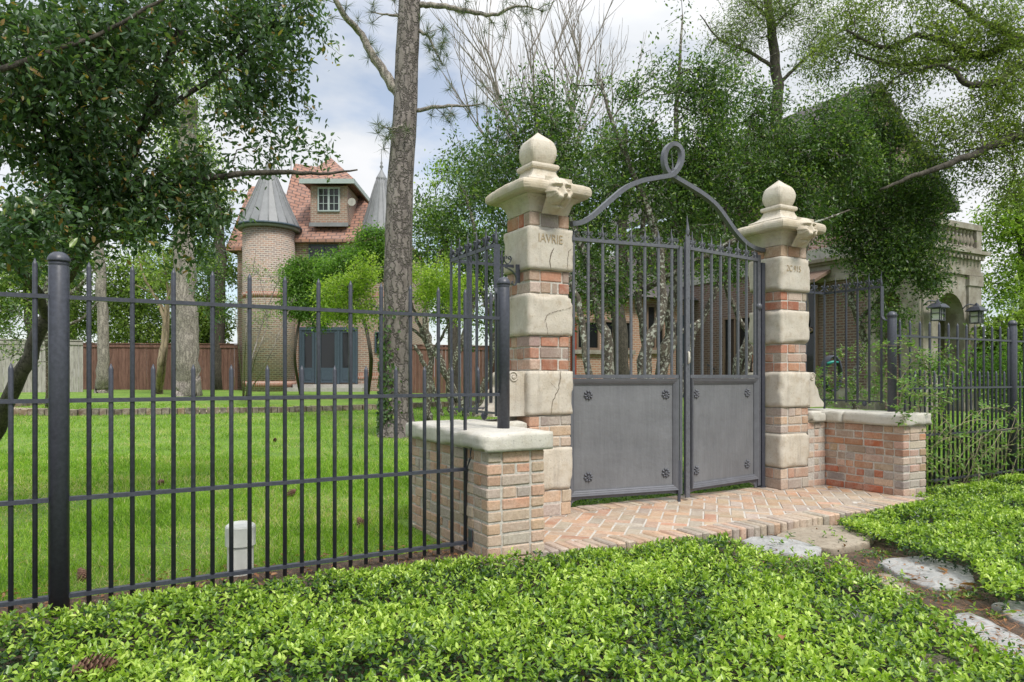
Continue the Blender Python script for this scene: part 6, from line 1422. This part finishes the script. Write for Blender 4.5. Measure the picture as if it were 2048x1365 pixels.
# bare vase shaped tree
def bare_tree():
    r_ = np.random.default_rng(51); Y = 19; x0 = P(1100, 0, Y)[0]; z0 = terr(x0, Y); T = Thing('bare_tree', 'leafless pale twigged tree standing against the sky left of the loop', 'tree', (x0, Y, z0)); mb = MB()
    top = np.array(P(1098, 430, Y)); mb.tube([(x0, Y, z0 - .1), (x0, Y, z0 + 2), tuple(top)], [.17, .14, .11], 10)
    def grow(p, d, ln, r, dep):
        n = 9; pts = [p.copy()]; q = p.copy(); d = d.copy()
        for k in range(n):
            d = d + np.array([r_.normal(0, .055), r_.normal(0, .055), .075]); d /= np.linalg.norm(d); q = q + d * ln / n; pts.append(q.copy())
        mb.tube(pts, [max(.0045, r * (1 - .85 * k / n)) for k in range(n + 1)], 5 if r < .03 else 8, cap=False)
        if dep == 0: return
        for k in range(2, n):
            for _ in range(1 if dep < 2 else 2):
                if r_.random() < .75:
                    s_ = r_.normal(size=3); s_ -= d * s_.dot(d); s_ /= np.linalg.norm(s_); nd_ = d * .86 + s_ * .5; grow(pts[k], nd_ / np.linalg.norm(nd_), ln * r_.uniform(.35, .55), max(.006, r * .42), dep - 1)
    for dx, ty in ((-150, 70), (-105, 90), (-60, 60), (-15, 75), (40, 70), (85, 95), (130, 120), (-175, 190), (165, 190)):
        e = np.array(P(1098 + dx, ty, Y + r_.normal(0, .6))); d = e - top; ln = np.linalg.norm(d); grow(top, d / ln * np.array([1.25, 1, .9]) / np.linalg.norm(d / ln * np.array([1.25, 1, .9])), ln, .055, 2)
    T.part('trunk', mb, 'b_bare')
bare_tree()
# trunks on the lawn
def trunk_only(name, label, pts, bk, crown=None, natt=0, seed=60, leafd=BG, group='tree trunks on the lawn before the cedar fence'):
    return tree(name, label, 'tree', pts, crown, natt, leafd, bk, group, twig=.008, seed=seed, wig=.12)
trunk_only('pine_tree', 'slim grey pine trunk left of the two, before the cedar fence', [plg(203, 786, .26, (207, 740, 25, .20), (205, 620, 25, .18), (198, 500, 25, .17), (196, 300, 25, .15), (200, 60, 25, .12))], 'b_grey', [bl(200, 120, 25, 90), bl(260, 200, 25, 50, 3)], 120, 61, dict(mat='l_pine', L=.28, ar=.05, per=40, spread=.10, tone=.6, kind='blade'))
trunk_only('old_tree', 'thick pale furrowed trunk before the cedar fence, left of the turret', [plg(376, 792, .42, (375, 740, 23, .37), (372, 640, 23, .36), (368, 560, 23, .34), (372, 400, 23, .3), (380, 200, 23, .25))], 'b_grey', [bl(400, 150, 23, 90), bl(340, 250, 23, 60)], 120, 62, dict(BG, L=.10))
tree('crape_myrtle', 'smooth tan multi stemmed tree before the cedar fence', 'tree',
     [plg(318, 788, .10, (318, 740, 23.5, .09), (326, 690, 23.5, .08), (332, 620, 23.5, .065), (345, 560, 23.5, .05), (352, 500, 23.5, .03)), plg(314, 788, .08, (322, 730, 23.4, .07), (333, 670, 23.4, .06), (318, 610, 23.4, .05), (290, 560, 23.4, .04), (276, 510, 23.4, .02)), plg(322, 788, .07, (330, 720, 23.6, .06), (336, 640, 23.6, .05), (334, 570, 23.6, .035), (325, 500, 23.6, .02)), pl((332, 625, 23.5, .04), (308, 590, 23.5, .03), (270, 570, 23.5, .015))],
     [bl(310, 540, 23.5, 50), bl(350, 520, 23.5, 30)], 90, dict(BG, per=10), 'b_tan', 'tree trunks on the lawn before the cedar fence', twig=.007, seed=63, wig=.15)
tree('gnarled_tree', 'dark bent trunk close behind the thick left post', 'tree', [plg(100, 815, .10, (100, 700, 15, .085), (92, 600, 15, .08), (110, 520, 15, .07), (150, 440, 15, .05)), pl((92, 620, 15, .05), (150, 580, 15, .04), (190, 540, 15, .025), (215, 520, 15, .01)), pl((100, 660, 15, .04), (160, 640, 15, .03), (200, 600, 15, .012))],
     [bl(140, 560, 15, 60), bl(60, 600, 15, 60), bl(30, 680, 15, 50), bl(110, 480, 15, 60)], 200, dict(DARK, L=.07, per=12), 'b_lichen', twig=.005, seed=64)

# garden shrubs before the turreted house
SH = dict(mat='l_mid', gap=.25, gs=1.2, L=.055, ar=.5, per=26, spread=.12, tone=.45, tvar=.18, pale=.06, kind='quad', fold=.2)
tree('climbing_shrub', 'big mid green shrub tree hiding the middle of the turreted house', 'shrub', [plg(600, 790, .05, (590, 720, 22, .045), (600, 640, 22, .04), (640, 560, 22, .03)), plg(736, 792, .07, (742, 720, 21, .06), (730, 650, 21, .05), (700, 560, 21, .04))],
     [bl(620, 560, 22, 42), bl(660, 545, 22, 42), bl(705, 520, 21.5, 40), bl(745, 490, 21, 38), bl(650, 590, 22, 45), bl(610, 610, 22, 28), bl(720, 540, 21, 45), bl(600, 530, 22, 24, 4), bl(765, 455, 21, 20, 2), bl(740, 640, 21, 22, 4), bl(745, 700, 21, 14, 1.5), bl(680, 560, 21, 50), bl(640, 640, 21.5, 26, 8), bl(600, 560, 22, 40), bl(590, 610, 22, 30), bl(630, 600, 22, 45), bl(770, 500, 21, 34), bl(790, 540, 21, 35)], 1250, dict(SH, gap=.12, L=.085, per=38), 'b_dark', 'shrubs before the turreted house', twig=.008, seed=71)
tree('japanese_maple', 'low bright yellow green maple spreading on both sides of the pine', 'tree',
     [plb(858, 14.5, .07, (858, 770, 14.5, .06), (862, 715, 14.5, .055), (850, 680, 14.5, .045), (835, 640, 14.5, .035), (820, 600, 14.5, .02)), pl((862, 715, 14.5, .04), (885, 670, 14.5, .03), (905, 640, 14.5, .02), (935, 625, 14.5, .01)), pl((850, 680, 14.5, .035), (800, 640, 14.5, .03), (740, 610, 14.6, .02), (690, 610, 14.7, .01))],
     [bl(700, 570, 14.7, 35), bl(735, 545, 14.7, 38), bl(690, 620, 14.7, 32), bl(750, 600, 14.6, 35), bl(870, 550, 14.5, 42), bl(905, 590, 14.5, 35), bl(860, 600, 14.5, 35), bl(830, 540, 14.6, 25), bl(880, 560, 14, 50), bl(910, 620, 14, 35), bl(855, 500, 14.5, 25), bl(700, 600, 14.5, 45), bl(660, 615, 14.6, 30), bl(650, 580, 14.6, 26), bl(740, 630, 14.5, 32), bl(940, 570, 14.3, 28), bl(665, 640, 14.7, 20, .8), bl(850, 655, 14.5, 18, .5), bl(720, 655, 14.6, 18, .5), bl(890, 520, 14.5, 22, .6)],
     760, dict(mat='l_bright', gap=.38, gs=1.5, L=.060, ar=.42, per=34, spread=.085, tone=.62, tvar=.16, pale=.1, kind='quad', fold=.2), 'b_lichen', 'shrubs before the turreted house', twig=.004, seed=72, wig=.3)
tree('sparse_shrub', 'thin upright shrub with bare stems before the brick turret', 'shrub', [plg(493, 800, .025, (500, 740, 18, .022), (520, 660, 18, .018), (545, 590, 18, .012), (565, 540, 18, .006)), plg(488, 800, .025, (490, 700, 18, .02), (497, 600, 18, .014), (512, 500, 18, .006)), plg(492, 800, .02, (510, 720, 18, .018), (535, 640, 18, .012), (520, 560, 18, .006)), plg(496, 800, .02, (530, 730, 18, .014), (570, 640, 18, .008), (590, 590, 18, .004)), plg(486, 800, .02, (478, 700, 18, .014), (470, 620, 18, .008))],
     [bl(505, 540, 18, 28), bl(555, 560, 18, 32), bl(530, 620, 18, 40), bl(480, 620, 18, 28), bl(575, 610, 18, 24)], 190, dict(SH, per=9, L=.045), 'b_grey', 'shrubs before the turreted house', twig=.004, seed=73, wig=.3)
tree('sapling', 'broadleaf sapling low beside the thick left post', 'shrub', [plg(428, 790, .02, (425, 700, 20, .02), (430, 620, 20, .015)), ], [bl(430, 600, 20, 38), bl(420, 540, 20, 38), bl(455, 560, 20, 24)], 110, dict(SH, per=24, mat='l_dark', L=.08), 'b_dark', 'shrubs before the turreted house', twig=.005, seed=74)
bpy.data.objects['sapling']['label'] = 'dark broadleaf shrub before the cedar fence, left of the brick turret'

# rose on the right railing: arching stems with small compound leaves
def rose():
    g_ = G(7.3, 4.35); T = Thing('climbing_rose', 'climbing rose with pale stems and light green leaves tangled in the right railing', 'rose', (g_[0], g_[1], -.05)); mb = MB(); r_ = np.random.default_rng(81)
    Cs, Ax = [], []; 
    roots = [(6.75, 4.25), (7.2, 4.22), (7.8, 4.25), (8.3, 4.2), (8.7, 4.25), (9.3, 4.2)]
    for i in range(54):
        u, v = roots[i % 6]; u += r_.normal(0, .12); z = -.05; d = np.array([r_.normal(0, .5) - .15, r_.normal(-.03, .07), 1.0]); pts = []; L_ = r_.uniform(.9, 2.1); n = 22; p = np.array([u, v, z])
        for k in range(n):
            if p[0] < 6.72 and p[2] < .9: p[0] = 6.72; d[0] = abs(d[0])
            pts.append(p.copy()); d[2] -= r_.uniform(.02, .12) * (1 + k * .06); d[:2] += r_.normal(0, [.10, .035]); d[1] -= .25 * (p[1] - 4.17); dn = d / np.linalg.norm(d); p = p + dn * L_ / n
        w_ = [np.array(G(*q)) for q in pts]; mb.tube(w_, [.0045 * (1 - .6 * k / n) for k in range(n)], 5)
        for k in range(6, n):
            if r_.random() < .55:
                s_ = unit(1, .3)[0]; s_ *= r_.uniform(.05, .12); st = [w_[k], w_[k] + s_]; mb.tube(st, .0015, 4)
                for q in range(5):
                    t_ = (.35, .35, .7, .7, 1)[q]; side = (1, -1, 1, -1, 0)[q]; perp = np.cross(s_, [0, 0, 1]); perp /= np.linalg.norm(perp) + 1e-9
                    Cs.append(w_[k] + s_ * t_); Ax.append(s_ / np.linalg.norm(s_) * .6 + perp * side + r_.normal(0, .15, 3))
    T.part('stems', mb, M['rosestem']); Cs = np.array(Cs); Ax = np.array(Ax); n = len(Cs); Nn = r_.normal(size=(n, 3)) * .4; Nn[:, 2] += 1
    o = leaf_mesh('leaves', Cs - np.array(T.org), Ax, Nn, r_.uniform(.032, .052, n), r_.uniform(.020, .032, n), r_.normal(.55, .22, n), 'l_rose', 'hex', .12, .1); o.parent = T.o
    # sprays reaching over the low wall and grille
M['rosestem'] = simple('rose_stem', (.26, .23, .14), .8, 0, 30, .4, 0)
rose()
def spray(starts, label, name, seed, nper=16, cat='rose'):
    r_ = np.random.default_rng(seed); s0 = P(*starts[0][0]); T = Thing(name, label, cat, s0); mb = MB(); Cs, Ax = [], []
    for path in starts:
        sm = catmull([P(*q) for q in path], 7); mb.tube(sm, [.004 * (1 - .6 * k / len(sm)) for k in range(len(sm))], 5)
        for p in sm[2:]:
            for _ in range(2):
                s_ = unit(1, .1)[0] * r_.uniform(.06, .13); mb.tube([p, p + s_], .0013, 4); perp = np.cross(s_, [0, 0, 1]); perp /= np.linalg.norm(perp) + 1e-9
                for t_, side in ((.4, 1), (.4, -1), (.75, 1), (.75, -1), (1, 0)): Cs.append(p + s_ * t_); Ax.append(s_ / np.linalg.norm(s_) * .6 + perp * side + r_.normal(0, .2, 3))
    T.part('stems', mb, 'rosestem'); Cs = np.array(Cs); n = len(Cs); Nn = r_.normal(size=(n, 3)) * .4; Nn[:, 2] += 1
    o = leaf_mesh('leaves', Cs - np.array(T.org), np.array(Ax), Nn, r_.uniform(.026, .045, n), r_.uniform(.017, .028, n), r_.normal(.5, .22, n), 'l_rose', 'hex', .12, .1); o.parent = T.o
spray([[(1800, 905, 6.65), (1850, 760, 6.6), (1830, 700, 6.5), (1770, 690, 6.6)], [(1850, 870, 6.7), (1830, 790, 6.4), (1808, 770, 6.3), (1800, 815, 6.25), (1812, 845, 6.25)], [(1870, 880, 6.8), (1860, 740, 6.6), (1830, 720, 6.6), (1800, 760, 6.5)], [(1880, 850, 6.8), (1900, 740, 6.7), (1880, 700, 6.7)], [(1850, 860, 6.8), (1880, 800, 6.6), (1850, 790, 6.5)]],
      'rose spray hanging over the cap of the right low wall', 'rose_spray', 91)
spray([[(1760, 810, 7.6), (1740, 740, 7.6), (1700, 700, 7.7), (1660, 705, 7.8)], [(1740, 812, 7.9), (1700, 770, 7.8), (1650, 750, 7.8), (1630, 765, 7.8)], [(1745, 810, 7.8), (1755, 740, 7.6), (1720, 690, 7.6)], [(1650, 815, 8.0), (1665, 780, 7.9), (1640, 735, 7.9)], [(1760, 800, 7.5), (1775, 720, 7.4), (1750, 690, 7.5)], [(1700, 812, 7.8), (1720, 770, 7.8), (1690, 745, 7.8)]],
      'young rose growing behind the right grille', 'rose_bush', 92)
# hedge of low plants behind the right grille and at the house foot
spray([[(x, 812, 9 + i * .3), (x + 8, 790, 9 + i * .3), (x + (i % 3 - 1) * 25, 765, 9 + i * .3)] for i, x in enumerate((1650, 1690, 1730, 1770, 1810, 1860, 1900, 1640, 1750, 1840))], 'low leafy plants at the foot of the brick mansion', 'border_plant', 93, cat='plant')
# shrubs under the portico
tree('border_shrub', 'mid green shrub before the portico columns', 'shrub', [plg(1890, 850, .02, (1890, 790, 13, .02), (1880, 740, 13, .01))], [bl(1870, 740, 13, 30), bl(1910, 720, 13, 35), bl(1960, 740, 12.8, 35), bl(2010, 720, 12.6, 35), bl(1830, 770, 13, 25), bl(1930, 780, 12.8, 35), bl(2030, 780, 12.5, 40)], 190, dict(SH, L=.06, per=26), 'b_dark', twig=.005, seed=94)

# ------------------------------------------------------------------ litter
def litter():
    r_ = np.random.default_rng(99); n = 150; Cs = []
    pts = []
    while len(pts) < n:
        px, py = r_.uniform(1480, 2100), r_.uniform(1060, 1340); p = PZ(px, py, -.085)
        if inpoly(np.array([[p[0], p[1]]]), bare)[0]: pts.append((p[0], p[1], -.075 + r_.uniform(0, .02)))
    pts += [G(r_.uniform(-1, 1.9), r_.uniform(4.02, 4.5), -.018) for _ in range(260)]
    C = np.array(pts); n = len(C); ax = r_.normal(size=(n, 3)) * np.array([1, 1, .25]); Nn = r_.normal(size=(n, 3)) * .4; Nn[:, 2] += 1
    o = leaf_mesh('leaf_litter', C, ax, Nn, r_.uniform(.02, .05, n), r_.uniform(.008, .022, n), r_.random(n), 'dry', 'hex', .2, .15); o['kind'] = 'stuff'; o['label'] = 'brown dry leaf litter between the flagstones'
litter()
def straw():
    r_ = np.random.default_rng(123); pts = []
    while len(pts) < 1100:
        px, py = r_.uniform(1480, 2100), r_.uniform(1050, 1345); p = PZ(px, py, -.085)
        if inpoly(np.array([[p[0], p[1]]]), bare)[0]: pts.append((p[0], p[1], -.082 + r_.uniform(0, .03)))
    for _ in range(900): q = G(r_.uniform(-1.5, 1.88), r_.uniform(3.9, 4.35)); pts.append((q[0], q[1], -.03 + r_.uniform(0, .02)))
    for _ in range(500): q = G(r_.uniform(-3, 1.8), r_.uniform(4.3, 7.5)); pts.append((q[0], q[1], terr(q[0], q[1]) + r_.uniform(.01, .035)))
    C = np.array(pts); n = len(C); ax = r_.normal(size=(n, 3)) * np.array([1, 1, .10]); Nn = r_.normal(size=(n, 3)) * .2; Nn[:, 2] += 1
    o = leaf_mesh('pine_straw', C, ax, Nn, r_.uniform(.05, .14, n), r_.uniform(.0018, .0035, n), r_.random(n), 'dry', 'blade', 0, .1); o['kind'] = 'stuff'; o['label'] = 'scattered brown pine needles on soil and lawn'
    # low runners creeping over the bare strip
    m = 700; pts = []
    while len(pts) < m:
        px, py = r_.uniform(1480, 2100), r_.uniform(1050, 1345); p = PZ(px, py, -.085)
        if inpoly(np.array([[p[0], p[1]]]), bare)[0] and mnoise.noise(Vector((p[0] * 3.5, p[1] * 3.5, 1))) > .08: pts.append(p)
    C = np.repeat(np.array(pts), 4, 0) + r_.normal(0, .018, (m * 4, 3)) * np.array([1, 1, .3]); n = len(C); ax = r_.normal(size=(n, 3)); ax[:, 2] = abs(ax[:, 2]) * .5; Nn = r_.normal(size=(n, 3)) * .4; Nn[:, 2] += 1
    o = leaf_mesh('creeping_runners', C, ax, Nn, r_.uniform(.016, .028, n), r_.uniform(.009, .014, n), r_.normal(.42, .15, n), 'l_cover', 'hex', .15, .1); o['kind'] = 'stuff'; o['label'] = 'thin green runners creeping between the flagstones'
straw()
for i, (px, py, z, label) in enumerate(((1655, 977, .012, 'single curled dry leaf on the brick landing by the right low wall'), (1894, 1145, -.06, 'orange dry leaf on the large rounded flagstone'), (1952, 1172, -.05, 'reddish dry leaf beside the large rounded flagstone'), (1568, 1272, .05, 'orange dry leaf caught upright in the ground cover'), (488, 0, .0, ''))):
    if not label: continue
    p = np.array([PZ(px, py, z)]); o = leaf_mesh('dry_leaf', np.zeros((1, 3)), np.array([[1., .3, .25]]), np.array([[0, -.3, 1.]]), np.array([.085 if i < 3 else .06]), np.array([.04]), np.array([.8]), 'dry', 'hex', .25, .2)
    o.location = p[0]; o.rotation_euler = (0, 0, i * 1.3); meta(o, label, 'leaf', 'single dry leaves')
